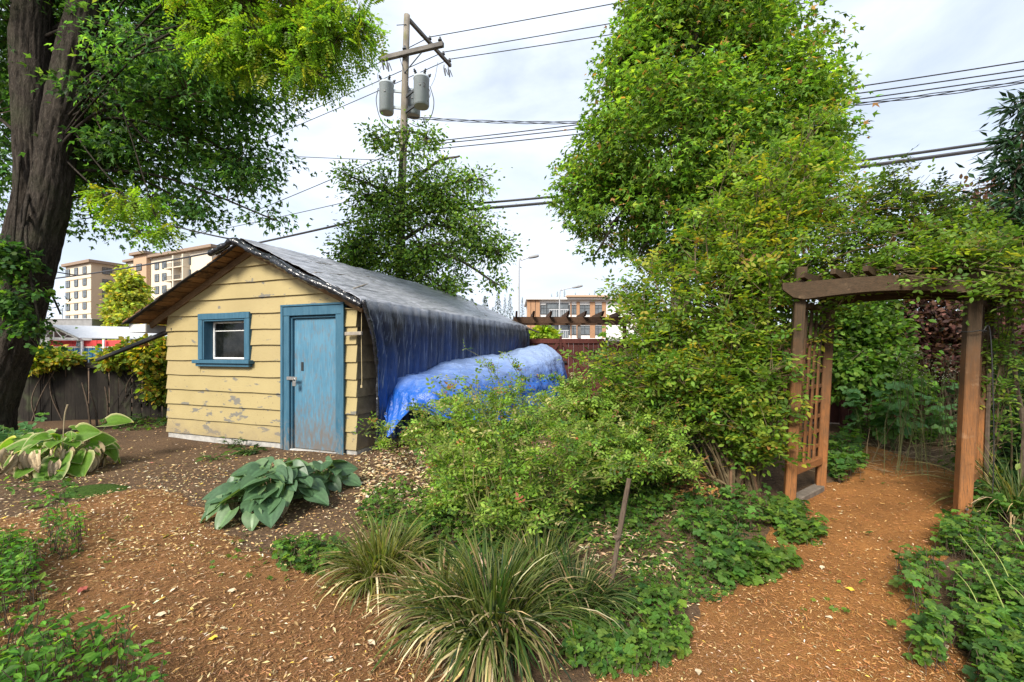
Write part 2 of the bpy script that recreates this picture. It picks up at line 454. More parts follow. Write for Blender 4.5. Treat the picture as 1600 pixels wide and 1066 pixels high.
px_ = np.arange(-6.2, 5.4, .045); py_ = np.arange(.3, 7.0, .045)
qx, qy = np.meshgrid(px_, py_, indexing='ij')
pm = pathmask(qx, qy)
hz_ = gz(qx, qy) + np.clip(pm / .22, -1, 1) * .016 + .002 + (n2(qx, qy, 9, 1.) - .5) * .012
keep = pm > -.2
mb = MB(); grid(mb, np.stack([qx, qy, hz_], -1)[:, ::-1])
f = mb.F4[0]; kv = keep[:, ::-1].ravel(); sel = kv[f].all(1); mb.F4[0] = f[sel]; mb.M4[0] = mb.M4[0][sel]
og = orange(qx, qy)[:, ::-1].ravel()[:, None]
mb.C[0][:, :3] = (1 - og) * np.array((.255, .130, .054)) + og * np.array((.33, .150, .048))
m, nt, b, _ = newmat('bark_mulch'); setb(b, .92, .15)
at = nd(nt, 'ShaderNodeAttribute', attribute_name='col'); v = coords(nt, 'Position')
n3 = noise(nt, coords(nt, 'Position', (1, 2.4, 1)), 55, 5, .7, 1.2); n4 = noise(nt, coords(nt, 'Position', (2.2, 1, 1)), 150, 4, .7, .8); n1 = noise(nt, v, 2.2, 5)
c = mixc(nt, 1.0, at.outputs['Color'], mixc(nt, ramp(nt, n1, .3, .7), (.72, .72, .74), (1.2, 1.18, 1.12)), 'MULTIPLY')
c = mixc(nt, 1.0, c, mixc(nt, ramp(nt, n3, .3, .72), (.5, .46, .44), (1.5, 1.5, 1.45)), 'MULTIPLY')
c = mixc(nt, ramp(nt, n4, .6, .78), c, (.42, .25, .12))
nt.links.new(c, b.inputs['Base Color']); bump(nt, b, math_(nt, 'ADD', n3, n4), .9, .012)
path = mb.obj('mulch_path', m, smooth=True); tag(path, kind='structure')
def surf(x, y):
    pm_ = pathmask(x, y); return np.where(pm_ > -.2, np.maximum(gz(x, y), gz(x, y) + np.clip(pm_ / .22, -1, 1) * .016 + .002), gz(x, y))

def scatter_px(n, x0, x1, y0, y1, bias=1.0):
    """ground points roughly even in the picture, so density falls with distance as resolution does"""
    px = x0 + (x1 - x0) * rnd(n); py = y0 + (y1 - y0) * rnd(n) ** bias
    D = H * F / (py - HY); return (px - CX) / F * D, D
# shredded bark
x, y = scatter_px(118000, -150, 1750, 690, 1230)
k = pathmask(x, y) > -.04; x, y = x[k], y[k]
n = len(x); og = orange(x, y)[:, None]
colr = (1 - og) * pal(n, [((.26, .130, .054), 5), ((.17, .084, .037), 4), ((.34, .19, .085), 3), ((.38, .25, .15), 1)], .2) + \
    og * pal(n, [((.34, .155, .05), 5), ((.23, .10, .036), 4), ((.40, .195, .068), 3), ((.48, .28, .13), 1)], .2)
th = rnd(n) * 6.283
axis = np.stack([np.cos(th), np.sin(th), .22 * gau(n)], -1)
mb = MB(); T_CHIP = (np.array([(-.10, 0, 0), (.09, .02, .03), (.05, 1, .03), (-.07, .95, -.02)], float), np.array([(0, 1, 2), (0, 2, 3)]))
leafs(mb, T_CHIP, np.stack([x, y, surf(x, y) + .004 + .008 * rnd(n)], -1), axis, np.array((0, 0, 1.)) + .4 * gau(n, 3), (.009 + .026 * rnd(n) ** 2) * np.clip(.55 + y * .12, .7, 1.5), colr)
o = mb.obj('bark_chips', M_DRY); tag(o, 'shredded brown and orange bark chips covering the mulch paths', 'bark chips', kind='stuff')
# fallen leaves
def litter(name, x, y, size, items, label, tpl=T_LANCE, wid=1.15, lift=.012):
    n = len(x); th = rnd(n) * 6.283; mb = MB()
    leafs(mb, tpl, np.stack([x, y, surf(x, y) + lift + .012 * rnd(n)], -1), np.stack([np.cos(th), np.sin(th), .14 * gau(n)], -1),
          np.array((0, 0, 1.)) + .33 * gau(n, 3), size, pal(n, items, .16), width=wid)
    return tag(mb.obj(name, M_DRY), label, 'leaf litter', kind='stuff')
LIT = [((.56, .42, .22), 6), ((.44, .28, .12), 5), ((.62, .53, .37), 2.5), ((.28, .16, .075), 3.5), ((.58, .42, .07), .8)]
x, y = scatter_px(27000, -60, 700, 668, 1100, 1.25)
dens = .25 + .75 * np.clip(1 - np.hypot((x + 2.9) / 2.7, (y - 4.7) / 3.1), 0, 1) ** .6
k = (rnd(len(x)) < dens * np.clip(.35 + 1.3 * n2(x, y, 1.6, 4.4), .1, 1) * np.clip(1.35 - .16 * np.abs(4.4 - y), .16, 1)); x, y = x[k], y[k]
k = ~((x > -6.0) & (x < -1.9) & (y > 7.47 + (x + 5.88) * -.37 - .04)); x, y = x[k], y[k]
n = len(x)
far_ = y > 3.0; k = far_ | (rnd(n) < .32); x, y = x[k], y[k]; n = len(x)
litter('leaf_litter', x, y, np.where(y > 3.0, .014 + .026 * rnd(n), .018 + .036 * rnd(n) ** 1.5) * np.clip(y * .16 + .5, .8, 1.5), LIT, 'pale dry leaves scattered over mulch in front of the yellow shed')
x, y = scatter_px(6500, 640, 1560, 700, 1120, 1.0)
k = rnd(len(x)) < np.where(pathmask(x, y) > 0, .55, .8) * np.clip(-.2 + 1.9 * n2(x, y, 1.8, 9.1), .05, 1); x, y = x[k], y[k]; n = len(x)
litter('leaf_litter', x, y, (.010 + .021 * rnd(n)) * np.clip(y * .16 + .5, .8, 1.4), LIT, 'pale dry leaf flecks scattered along orange arbor path and bed')
x, y = scatter_px(3000, 560, 860, 690, 790, 1.0); n = len(x)
litter('dry_leaf_patch', x, y, .03 + .05 * rnd(n), [((.55, .42, .24), 5), ((.42, .28, .14), 4), ((.62, .54, .38), 3), ((.30, .20, .10), 2)], 'straw coloured dry leaves piled right of the shed door', wid=1.7)
x, y = scatter_px(900, 1040, 1150, 730, 778, 1.0); n = len(x)
litter('dry_leaf_patch', x, y, .03 + .05 * rnd(n), [((.42, .20, .06), 5), ((.30, .13, .045), 4), ((.50, .30, .12), 3)], 'orange brown dry leaves heaped at the foot of tall shrub', wid=1.6, lift=.02)
x, y = scatter_px(2600, 560, 1060, 700, 900, 1.0); k = rnd(len(x)) < np.clip(-.5 + 2.4 * n2(x, y, 2.2, 3.3), 0, 1); x, y = x[k], y[k]; n = len(x)
litter('dry_leaf_patch', x, y, .03 + .06 * rnd(n), [((.46, .34, .18), 5), ((.34, .22, .11), 4), ((.54, .45, .30), 2)], 'straw coloured debris on the soil under the rose thicket', wid=.7, lift=.02)
# the few larger leaves that lie singly
lm = []
for kk in range(3):
    mb = MB(); q = [(0, 0, 0), (.30, .25, .10), (.36, .55, .05), (.16, .85, .08), (0, 1.05, -.02), (-.18, .8, .14), (-.34, .5, .02), (-.25, .2, .12)]
    q = [(a + .05 * random.uniform(-1, 1), b_ + .04 * random.uniform(-1, 1), c_ + .06 * random.uniform(-1, 1)) for a, b_, c_ in q]
    V, t = fan(q, -.04 + .05 * kk); mb.add(V, t, None, [(.50, .41, .28), (.62, .42, .05), (.30, .075, .055)][kk]); lm.append(mb.mesh('fallen_leaf', M_DRY, (0, 0, 0), False))
def fallen(px, py, kind, size, label, group=None, rz=None):
    g = G(px, py); o = bpy.data.objects.new('fallen_leaf', lm[kind]); COL.objects.link(o)
    o.location = (g[0], g[1], float(surf(g[0], g[1])) + .016); o.rotation_euler = (random.uniform(-.2, .2), random.uniform(-.2, .2), rz if rz is not None else random.uniform(0, 6.28)); o.scale = (size, size, size)
    tag(o, label, 'leaf', group)
for px, py, lab in [(243, 968, 'curled pale leaf on mulch just right of the bottom left weeds'), (575, 1005, 'broad pale leaf on mulch left of the front grass clump'), (520, 1040, 'pale leaf at the bottom edge left of the front grass clump'), (1290, 971, 'broad pale leaf in the middle of the near orange path'), (1285, 890, 'pale leaf on the orange path below the arbor opening'), (1090, 1045, 'pale leaf at bottom edge right of the green ground cover'), (355, 930, 'pale leaf alone on brown mulch below the blue green hosta'), (1475, 1012, 'pale leaf beside the lush weeds at lower right')]:
    fallen(px, py, 0, .045, lab, 'large pale leaves on the mulch')
fallen(1105, 892, 0, .085, 'longest pale dry leaf on the mulch right of stake', rz=.6)
fallen(1336, 928, 1, .05, 'yellow leaf lying on the orange path', rz=1.2)
fallen(742, 1000, 1, .05, 'yellow leaf on mulch beside the front grass clump', rz=.4)
fallen(340, 1000, 1, .045, 'small bright yellow leaf on mulch near bottom left weeds', rz=2.)
fallen(70, 783, 2, .10, 'red leaf on soil under the cream edged hosta')
fallen(133, 925, 2, .07, 'red leaf on the mulch among the bottom left weeds')

# ================================================================ SHED
TH = R(-20.5); SL = np.array((-5.88, 7.47, 0.0)); SW = 3.95; SLEN = 6.75
shed = thing('garden_shed', 'old pale yellow clapboard shed with blue door and window', 'shed', SL, TH, frame=True)
RS = np.array([[math.cos(TH), -math.sin(TH), 0], [math.sin(TH), math.cos(TH), 0], [0, 0, 1]])
def sw(p): return SL + RS @ np.asarray(p, float)
EH, RH = 2.16, 3.06
def gable(x): return EH + (RH - EH) * (1 - abs(x - SW / 2) / (SW / 2))

m, nt, b, _ = newmat('yellow_siding_paint'); setb(b, .62, .3)
v = coords(nt, 'Position'); sep = nt.nodes.new('ShaderNodeSeparateXYZ'); nt.links.new(v, sep.inputs[0]); Z = sep.outputs['Z']
oi = nt.nodes.new('ShaderNodeObjectInfo')
n1 = noise(nt, v, 1.8, 5); ng = noise(nt, coords(nt, 'Position', (1, 1, 5)), 7, 6, .65)
c = mixc(nt, ramp(nt, n1, .3, .7), (.305, .245, .113), (.36, .292, .138))
c = mixc(nt, math_(nt, 'MULTIPLY', oi.outputs['Random'], .3), c, (.31, .24, .125))
c = mixc(nt, math_(nt, 'MULTIPLY', ramp(nt, ng, .52, .8), .45), c, (.33, .25, .13))
npl = noise(nt, coords(nt, 'Position', (1, 1, 2.6)), 3.1, 6, .6)
low = ramp(nt, Z, 0.0, .42, (1, 1, 1), (0, 0, 0)); mid = ramp(nt, Z, .5, 1.6, (.075, .075, .075), (0, 0, 0))
c = mixc(nt, ramp(nt, math_(nt, 'ADD', npl, mid), .640, .66), c, (.155, .145, .12))
nd_ = noise(nt, coords(nt, 'Position', (2, 2, 1)), 22, 3)
c = mixc(nt, ramp(nt, nd_, .705, .72), c, (.10, .07, .045))
gr = math_(nt, 'MULTIPLY', low, ramp(nt, noise(nt, v, 4, 5), .3, .62)); c = mixc(nt, math_(nt, 'MULTIPLY', gr, .85), c, (.20, .155, .10))
nt.links.new(c, b.inputs['Base Color']); bump(nt, b, math_(nt, 'ADD', noise(nt, coords(nt, 'Position', (1, 1, 6)), 18, 5), npl), .25, .008)
M_SIDE = m
M_SIDE_SHADED = simple('shaded_siding', (.17, .135, .085), .85, .2, var=.4, ns=7, bmp=.4)  # siding colour darkened to paint in the shade beneath the tarp
M_DARKIN = simple('dark_interior', (.012, .011, .010), .9, .1)
M_CONC = simple('old_concrete', (.36, .35, .33), .9, .2, var=.35, ns=9, bmp=.5)
def sidepiece(x0, x1, z0, z1, gabled=False):
    """one lapped clapboard on the front wall"""
    ob, ot, th = .036 + random.uniform(-.002, .003), .006, .012
    if gabled:
        def xs(z): d = (SW / 2) * (z - EH) / (RH - EH); return (max(0, d), min(SW, SW - d))
        a0, a1 = xs(z0); c0, c1 = xs(min(z1, RH - .02)); a0, a1, c0, c1 = max(a0, x0), min(a1, x1), max(c0, x0), min(c1, x1)
        if c1 - c0 < .02: c0, c1 = SW / 2 - .02, SW / 2 + .02
        z1 = min(z1, RH - .02)
    else: a0 = c0 = x0; a1 = c1 = x1
    n = 9; V = []
    for i in range(n):
        t = i / (n - 1); xb = a0 + (a1 - a0) * t; xt = c0 + (c1 - c0) * t
        w = .0035 * math.sin(7 * xb + z0 * 31) + random.uniform(-.0015, .0015)
        V += [(xb, -ob, z0 + w), (xb, -ob + th + .012, z0 + w + .001), (xt, -ot, z1), (xt, -ot + .005, z1)]
    q = []
    for i in range(n - 1):
        o = i * 4; p = o + 4
        q += [(o, p, p + 2, o + 2), (o + 1, p + 1, p, o), (o + 3, o + 2, p + 2, p + 3), (o + 1, o + 3, p + 3, p + 1)]
    q += [(0, 2, 3, 1), (n * 4 - 4, n * 4 - 3, n * 4 - 1, n * 4 - 2)]
    mb = MB(); mb.add(V, None, q); mb.obj('siding_board', M_SIDE, shed)
DX0, DX1, DZ1 = 2.64, 3.775, 2.115                 # door casing
WX0, WX1, WZ0, WZ1 = .80, 1.96, 1.265, 2.07        # window casing
EXP = .2455; z = .085; kk = 0
while z < RH - .06:
    z1 = z + EXP + .012
    segs = [(-.028, SW + .028)]
    def cut(segs, a, b_):
        r = []
        for s0, s1 in segs:
            if b_ <= s0 or a >= s1: r.append((s0, s1)); continue
            if a - s0 > .03: r.append((s0, a))
            if s1 - b_ > .03: r.append((b_, s1))
        return r
    if z < DZ1 - .01:
        segs = cut(segs, DX0 + .012, DX1 - .012)
        if z1 > DZ1 + .05: sidepiece(DX0 + .012, DX1 - .012, DZ1 + .034, z1, z1 > EH)
    if z1 > WZ0 and z < WZ1 - .01:
        segs = cut(segs, WX0 + .012, WX1 - .012)
        if z1 > WZ1 + .04: sidepiece(WX0 + .012, WX1 - .012, WZ1 + .004, z1, z1 > EH)
        if z < WZ0 - .06: sidepiece(WX0 + .012, WX1 - .012, z, WZ0 - .052, z1 > EH)
    for s0, s1 in segs: sidepiece(s0, s1, z, z1, z1 > EH)
    z += EXP; kk += 1
# backing walls (dark sheathing, with the window and door openings left out) and foundation
mb = MB(); bk = lambda x0, x1, z0, z1: box(mb, (x0, .012, z0), (x1, .06, z1), .002)
bk(.02, WX0 + .1, .02, EH); bk(WX0 + .1, WX1 - .1, .02, WZ0 + .05); bk(WX0 + .1, WX1 - .1, WZ1 - .08, EH); bk(WX1 - .1, DX0 + .08, .02, EH); bk(DX0 + .08, DX1 - .08, DZ1 - .1, EH); bk(DX1 - .08, SW - .02, .02, EH)
mb.add([(.02, .012, EH), (SW - .02, .012, EH), (SW / 2, .012, RH - .03), (.02, .06, EH), (SW - .02, .06, EH), (SW / 2, .06, RH - .03)], [(0, 1, 2), (3, 5, 4)], [(0, 2, 5, 3), (1, 4, 5, 2), (0, 3, 4, 1)])
box(mb, (.02, .06, .02), (.07, SLEN - .06, EH), .002); box(mb, (SW - .07, .06, .02), (SW - .02, SLEN - .06, EH), .002); box(mb, (.02, SLEN - .06, .02), (SW - .02, SLEN - .012, EH), .002)
mb.add([(.02, SLEN - .06, EH), (SW - .02, SLEN - .06, EH), (SW / 2, SLEN - .06, RH - .03), (.02, SLEN - .012, EH), (SW - .02, SLEN - .012, EH), (SW / 2, SLEN - .012, RH - .03)], [(0, 1, 2), (3, 5, 4)], [(0, 2, 5, 3), (1, 4, 5, 2), (0, 3, 4, 1)])
mb.obj('wall', M_DARKIN, shed)
mb = MB()
box(mb, (-.015, -.012, -.25), (DX0, .10, .079), .012); box(mb, (DX1, -.012, -.25), (SW + .015, .10, .079), .012)
box(mb, (-.015, .10, -.25), (.10, SLEN, .079), .012); box(mb, (SW - .10, .10, -.25), (SW + .015, SLEN, .079), .012); box(mb, (DX0 + .01, -.05, -.25), (DX1 - .01, .09, .012), .012)
mb.obj('foundation', M_CONC, shed)
# clapboards of the right side wall: same boards, turned
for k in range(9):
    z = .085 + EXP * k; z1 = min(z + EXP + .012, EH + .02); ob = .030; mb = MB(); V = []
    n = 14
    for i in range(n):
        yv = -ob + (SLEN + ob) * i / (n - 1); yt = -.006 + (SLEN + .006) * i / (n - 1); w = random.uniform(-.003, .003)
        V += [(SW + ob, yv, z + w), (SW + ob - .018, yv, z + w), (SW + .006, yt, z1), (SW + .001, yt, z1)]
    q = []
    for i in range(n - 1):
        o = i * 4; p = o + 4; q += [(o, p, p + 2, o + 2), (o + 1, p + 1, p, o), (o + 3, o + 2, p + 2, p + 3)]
    mb.add(V, None, q); mb.obj('siding_board', M_SIDE_SHADED, shed)
    mb = MB(); V = V2 = np.array(V); V = V2 * np.array((-1, 1, 1)) + np.array((SW, 0, 0)); mb.add(V, None, [f_[::-1] for f_ in q]); mb.obj('siding_board', M_SIDE, shed)

m, nt, b, _ = newmat('blue_paint'); setb(b, .5, .35)
v = coords(nt, 'Position'); sep = nt.nodes.new('ShaderNodeSeparateXYZ'); nt.links.new(v, sep.inputs[0]); Z = sep.outputs['Z']
c = mixc(nt, ramp(nt, noise(nt, v, 2.6, 5), .3, .7), (.052, .150, .230), (.078, .195, .285))
c = mixc(nt, math_(nt, 'MULTIPLY', ramp(nt, noise(nt, coords(nt, 'Position', (6, 6, .5)), 9, 5), .45, .75), .5), c, (.135, .27, .36))
nw = noise(nt, coords(nt, 'Position', (3, 3, .9)), 8, 7, .68); low = ramp(nt, Z, .02, .85, (.25, .25, .25), (0, 0, 0))
c = mixc(nt, math_(nt, 'MULTIPLY', ramp(nt, math_(nt, 'ADD', nw, low), .50, .78), .9), c, (.13, .105, .085))
c = mixc(nt, ramp(nt, noise(nt, coords(nt, 'Position', (4, 4, 1)), 26, 3), .70, .73), c, (.19, .16, .12))
nt.links.new(c, b.inputs['Base Color']); bump(nt, b, math_(nt, 'ADD', nw, noise(nt, coords(nt, 'Position', (8, 8, .6)), 20, 4)), .25, .004)
M_DOOR = m
m, nt, b, _ = newmat('dark_blue_trim'); setb(b, .55, .3)
v = coords(nt, 'Position'); sep = nt.nodes.new('ShaderNodeSeparateXYZ'); nt.links.new(v, sep.inputs[0]); Z = sep.outputs['Z']
c = mixc(nt, ramp(nt, noise(nt, coords(nt, 'Position', (5, 5, .8)), 5, 6, .65), .3, .7), (.026, .088, .140), (.050, .130, .190))
nw = noise(nt, coords(nt, 'Position', (4, 4, 1)), 9, 7, .68); low = ramp(nt, Z, .02, .7, (.25, .25, .25), (0, 0, 0))
c = mixc(nt, math_(nt, 'MULTIPLY', ramp(nt, math_(nt, 'ADD', nw, low), .62, .80), .75), c, (.17, .15, .125))
nt.links.new(c, b.inputs['Base Color']); bump(nt, b, nw, .3, .004); M_BLUE = m
M_WHITE = simple('white_paint', (.72, .72, .70), .5, .4, var=.15, ns=14)
M_STEEL = simple('worn_steel', (.42, .41, .39), .35, .5, .8, ns=30)
M_BLACKHOLE = simple('black_iron', (.02, .02, .02), .5)
mb = MB(); box(mb, (DX0, -.062, -.02), (DX0 + .135, .02, DZ1 - .135), .006); df = mb.obj('door_frame', M_BLUE, shed)
def sub(name, parent, mat, *bx, ch=.005):
    mb = MB()
    for a in bx: box(mb, a[0], a[1], ch)
    o = mb.obj(name, mat); o.parent = parent; o.location = (0, 0, 0); return o
sub('casing', df, M_BLUE, ((DX1 - .135, -.062, -.02), (DX1, .02, DZ1 - .135)))
sub('lintel', df, M_BLUE, ((DX0, -.066, DZ1 - .132), (DX1, .02, DZ1)))
sub('outer_moulding', df, M_BLUE, ((DX0 - .02, -.078, 0), (DX0 + .028, -.063, DZ1 + .002)), ((DX1 - .028, -.078, 0), (DX1 + .02, -.063, DZ1 + .002)), ((DX0 - .02, -.082, DZ1 + .003), (DX1 + .02, -.01, DZ1 + .032)))
sub('door_stop', df, M_BLUE, ((DX0 + .137, -.025, 0), (DX0 + .16, .09, DZ1 - .15)), ((DX1 - .16, -.025, 0), (DX1 - .137, .09, DZ1 - .15)), ((DX0 + .137, -.025, DZ1 - .17), (DX1 - .137, .09, DZ1 - .14)))
mb = MB(); box(mb, (DX0 + .163, .012, .02), (DX1 - .163, .055, DZ1 - .175), .006); door = mb.obj('door', M_DOOR, shed)
mb = MB(); box(mb, (DX0 + .10, -.074, 1.035), (DX0 + .30, -.064, 1.085), .003); beam(mb, (DX0 + .14, -.064, 1.06), (DX0 + .19, .01, 1.06), .035, .035)
o = mb.obj('hasp', M_STEEL); o.parent = door
mb = MB(); box(mb, (DX0 + .235, -.100, .945), (DX0 + .30, -.072, 1.02), .008)
a = np.linspace(0, math.pi, 9); tube(mb, np.stack([DX0 + .267 + .022 * np.cos(a), np.full(9, -.086), 1.018 + .045 * np.sin(a)], -1), .006, 8)
o = mb.obj('padlock', M_STEEL); o.parent = door
mb = MB(); box(mb, (DX0 + .30, .004, 1.17), (DX0 + .345, .0115, 1.30), .004); o = mb.obj('keyhole_plate', M_BLACKHOLE); o.parent = door
# window
mb = MB(); z0, z1 = WZ0 + .06, WZ1
box(mb, (WX0, -.062, z0), (WX0 + .10, .02, z1 - .10), .006); box(mb, (WX1 - .10, -.062, z0), (WX1, .02, z1 - .10), .006); box(mb, (WX0, -.065, z1 - .098), (WX1, .02, z1), .006)
win = mb.obj('window', M_BLUE, shed)
sub('reveal', win, M_BLUE, ((WX0 + .102, -.05, z0), (WX0 + .125, .20, z1 - .10)), ((WX1 - .125, -.05, z0), (WX1 - .102, .20, z1 - .10)), ((WX0 + .127, -.05, z1 - .125), (WX1 - .127, .20, z1 - .102)))
sub('sill', win, M_BLUE, ((WX0 - .06, -.12, WZ0 - .0), (WX1 + .06, .2, WZ0 + .057)), ((WX0 - .02, -.085, WZ0 - .05), (WX1 + .02, .0, WZ0 - .003)))
sx0, sx1, sz0, sz1 = WX0 + .13, WX1 - .13, WZ0 + .065, WZ1 - .128
sub('sash', win, M_WHITE, ((sx0, .10, sz0), (sx0 + .035, .14, sz1)), ((sx1 - .03, .10, sz0), (sx1, .14, sz1)), ((sx0 + .036, .10, sz0), (sx1 - .031, .14, sz0 + .03)), ((sx0 + .036, .10, sz1 - .025), (sx1 - .031, .14, sz1)), ch=.003)
sub('muntin', win, M_WHITE, ((sx0 + .037, .112, sz1 - .155), (sx1 - .032, .128, sz1 - .14)), ch=.003)
mg, nt, b, _ = newmat('dirty_glass'); setb(b, .08, .25)
nt.links.new(mixc(nt, ramp(nt, noise(nt, coords(nt, 'Position'), 7, 6), .4, .75), (.006, .007, .006), (.022, .022, .02)), b.inputs['Base Color'])
bump(nt, b, noise(nt, coords(nt, 'Position'), 3, 2), .08, .02); M_GLASS = mg
o = sub('pane', win, M_GLASS, ((sx0 + .03, .120, sz0 + .025), (sx1 - .025, .124, sz1 - .02)), ch=.001)
o = sub('curtain_rail', win, simple('old_wood_strip', (.11, .075, .05), .8), ((sx0 + .14, .15, sz0), (sx0 + .175, .17, sz1 - .16)), ch=.003)
# roof: deck boards seen from below, rafters, fascia
M_SOFFIT = wood('stained_roof_board', (.20, .105, .042), (.31, .175, .075), (.10, .05, .025), (3, .45, 3), .85, .5, stain=((.035, .022, .015), .85), rndv=.5)
sl = math.atan2(RH - EH, SW / 2); OVL, OVR = .50, .20
def roofpt(x, y, dz=0.0):                          # point on the underside of the roof
    return np.array((x, y, RH + .005 - abs(x - SW / 2) * math.tan(sl) + dz))
def yf(x): return -.40 + .27 * max(0, (x + OVL) / (SW + OVL + OVR))
nb = 16
for side in (0, 1):
    xa, xb = (-OVL, SW / 2) if side == 0 else (SW + OVR, SW / 2)
    for i in range(nb):
        t0, t1 = i / nb, (i + 1) / nb - .012
        x0, x1 = xa + (xb - xa) * t0, xa + (xb - xa) * t1
        j = random.uniform(-.025, .02); mb = MB()
        q = [roofpt(x0, yf(x0) + j), roofpt(x1, yf(x1) + j), roofpt(x1, SLEN + .25), roofpt(x0, SLEN + .25)]
        V = np.array(q + [p_ + (0, 0, .022) for p_ in q]); fc = [(0, 1, 2, 3), (7, 6, 5, 4), (0, 4, 5, 1), (1, 5, 6, 2), (2, 6, 7, 3), (3, 7, 4, 0)]
        if side == 0: fc = [f_[::-1] for f_ in fc]
        mb.add(V, None, fc); mb.obj('roof_board', M_SOFFIT, shed)
M_SHINGLE = simple('black_roofing_felt', (.028, .028, .03), .9, .2, var=.5, ns=12, bmp=.6)
mb = MB(); n = 24; S_ = []
for i in range(n + 1):
    t = i / n; x = -OVL - .03 + (SW / 2 + OVL + .03) * t
    S_.append([roofpt(x, yf(x) - .03 + .02 * math.sin(9 * t) + (random.random() - .5) * .02, .024 - .03 * (1 if k_ == 0 else 0)) if k_ == 0 else roofpt(x, -.2 + (SLEN + .5) * (k_ - 1) / 20, .034 + random.uniform(0, .006)) for k_ in range(22)])
grid(mb, np.array(S_)); o = mb.obj('roofing_felt', M_SHINGLE, shed); o.modifiers.new('thick', 'SOLIDIFY').thickness = -.012
M_RAFT = wood('grey_rafter_wood', (.16, .10, .05), (.24, .16, .085), (.09, .06, .035), (.5, .5, 3), .85)
mb = MB(); beam(mb, roofpt(-OVL + .06, -.03, -.058), roofpt(SW / 2 - .01, -.03, -.058), .04, .10); beam(mb, roofpt(SW + OVR - .05, -.03, -.058), roofpt(SW / 2 + .01, -.03, -.058), .04, .10)
mb.obj('barge_rafter', M_RAFT, shed)
for i in range(7):
    mb = MB(); y_ = .75 + i * .95; beam(mb, roofpt(-OVL + .04, y_, -.055), roofpt(.05, y_, -.055), .04, .09); mb.obj('rafter_tail', M_RAFT, shed)
mb = MB(); box(mb, (-OVL + .01, -.33, RH - (SW / 2 + OVL) * math.tan(sl) - .155), (-OVL + .035, SLEN + .2, RH - (SW / 2 + OVL) * math.tan(sl) - .005), .004)
box(mb, (-OVL + .036, -.33, RH - (SW / 2 + OVL) * math.tan(sl) - .155), (-.06, -.305, RH - (SW / 2 + OVL) * math.tan(sl) - .02), .004)
mb.obj('fascia', simple('pale_fascia', (.55, .55, .54), .7, .3, ns=10), shed)
# bracket stick poking out of the right wall
mb = MB(); beam(mb, (SW - .10, -.10, 1.70), (SW + .17, -.085, 1.705), .04, .05, .006)
tag(mb.obj('wall_stick', simple('bare_stick_wood', (.26, .23, .19), .85, .2, ns=18), None, None), 'short pale stick poking out beside the door under tarp', 'stick')
o = bpy.data.objects['wall_stick']; o.location = SL; o.rotation_euler = (0, 0, TH)
# dangling cord on the corner
mb = MB(); tube(mb, [(SW + .12, -.03, 2.0), (SW + .115, -.03, 1.6), (SW + .125, -.032, 1.1), (SW + .118, -.03, .98)], .004, 6, 20); tube(mb, [(SW + .118, -.03, .99), (SW + .118, -.03, .955)], [.012, .014], 8)
o = mb.obj('pull_cord', simple('old_cord', (.45, .36, .20), .9), None); o.location = SL; o.rotation_euler = (0, 0, TH); tag(o, 'thin cord with knot hanging against the shed side wall', 'cord')
# leaning pipe from the shed wall down to the fence
mb = MB(); A = P(272, 515, 7.42); B_ = P(152, 563, 9.0); beam(mb, A, B_, .07, .07, .012)
o = mb.obj('drain_pipe', simple('black_pipe', (.022, .02, .02), .6), None, A); tag(o, 'black drain pipe sloping from the shed wall to the fence', 'pipe')
# old wire clamp at the peak
# ---------------------------------------------------------------- roof tarp
m, nt, b, out = newmat('black_tarp'); setb(b, .30, .55)
v = coords(nt, 'Object'); sep = nt.nodes.new('ShaderNodeSeparateXYZ'); nt.links.new(v, sep.inputs[0]); Z = sep.outputs['Z']
streak = noise(nt, coords(nt, 'Object', (3, 10.0, .24)), 4.5, 5, .7, .4)
blue = ramp(nt, math_(nt, 'ADD', math_(nt, 'MULTIPLY', Z, .30), math_(nt, 'MULTIPLY', noise(nt, v, 1.5, 3), .45)), .34, .84, (.010, .070, .30), (.016, .019, .028))
c = mixc(nt, math_(nt, 'MULTIPLY', ramp(nt, streak, .575, .635), .70), blue, (.26, .30, .38))  # pale streaks paint the light that the folds catch
sheen = noise(nt, coords(nt, 'Object', (4.5, .5, 1)), 3.5, 6, .65)
top = ramp(nt, math_(nt, 'MULTIPLY', math_(nt, 'SUBTRACT', Z, 1.98), 4.0), .15, .6)
c = mixc(nt, math_(nt, 'MULTIPLY', top, ramp(nt, sheen, .24, .58)), c, (.35, .36, .40))  # grey on the roof slope is the sky's reflection put into the colour
nt.links.new(c, b.inputs['Base Color'])
hA = math_(nt, 'ADD', noise(nt, coords(nt, 'Object', (1, 2.6, .6)), 7, 5, .6, .8), math_(nt, 'MULTIPLY', streak, .5)); hB = noise(nt, coords(nt, 'Object', (4.5, .45, 1)), 5, 5, .6, .9)
bump(nt, b, mixc(nt, top, hA, hB), .6, .04)
vr = nd(nt, 'ShaderNodeTexVoronoi', Vector=coords(nt, 'Object', (1, 1.6, .5)), Scale=2.0)
b2 = nd(nt, 'ShaderNodeBump', Strength=.12, Distance=.05); nt.links.new(vr.outputs['Distance'], b2.inputs['Height']); nt.links.new(b.inputs['Normal'].links[0].from_socket, b2.inputs['Normal']); nt.links.new(b2.outputs[0], b.inputs['Normal'])
M_TARP = m
M_TARPEDGE, nt, b, _ = newmat('black_tarp_edge'); setb(b, .22, .6)
nt.links.new(mixc(nt, ramp(nt, noise(nt, coords(nt, 'Object'), 5, 4), .5, .8), (.012, .013, .017), (.045, .05, .06)), b.inputs['Base Color']); bump(nt, b, noise(nt, coords(nt, 'Object', (1, 1, 1)), 7, 3, .5, 1.2), .7, .03)
ny, prof = 230, []
XE = SW + .23
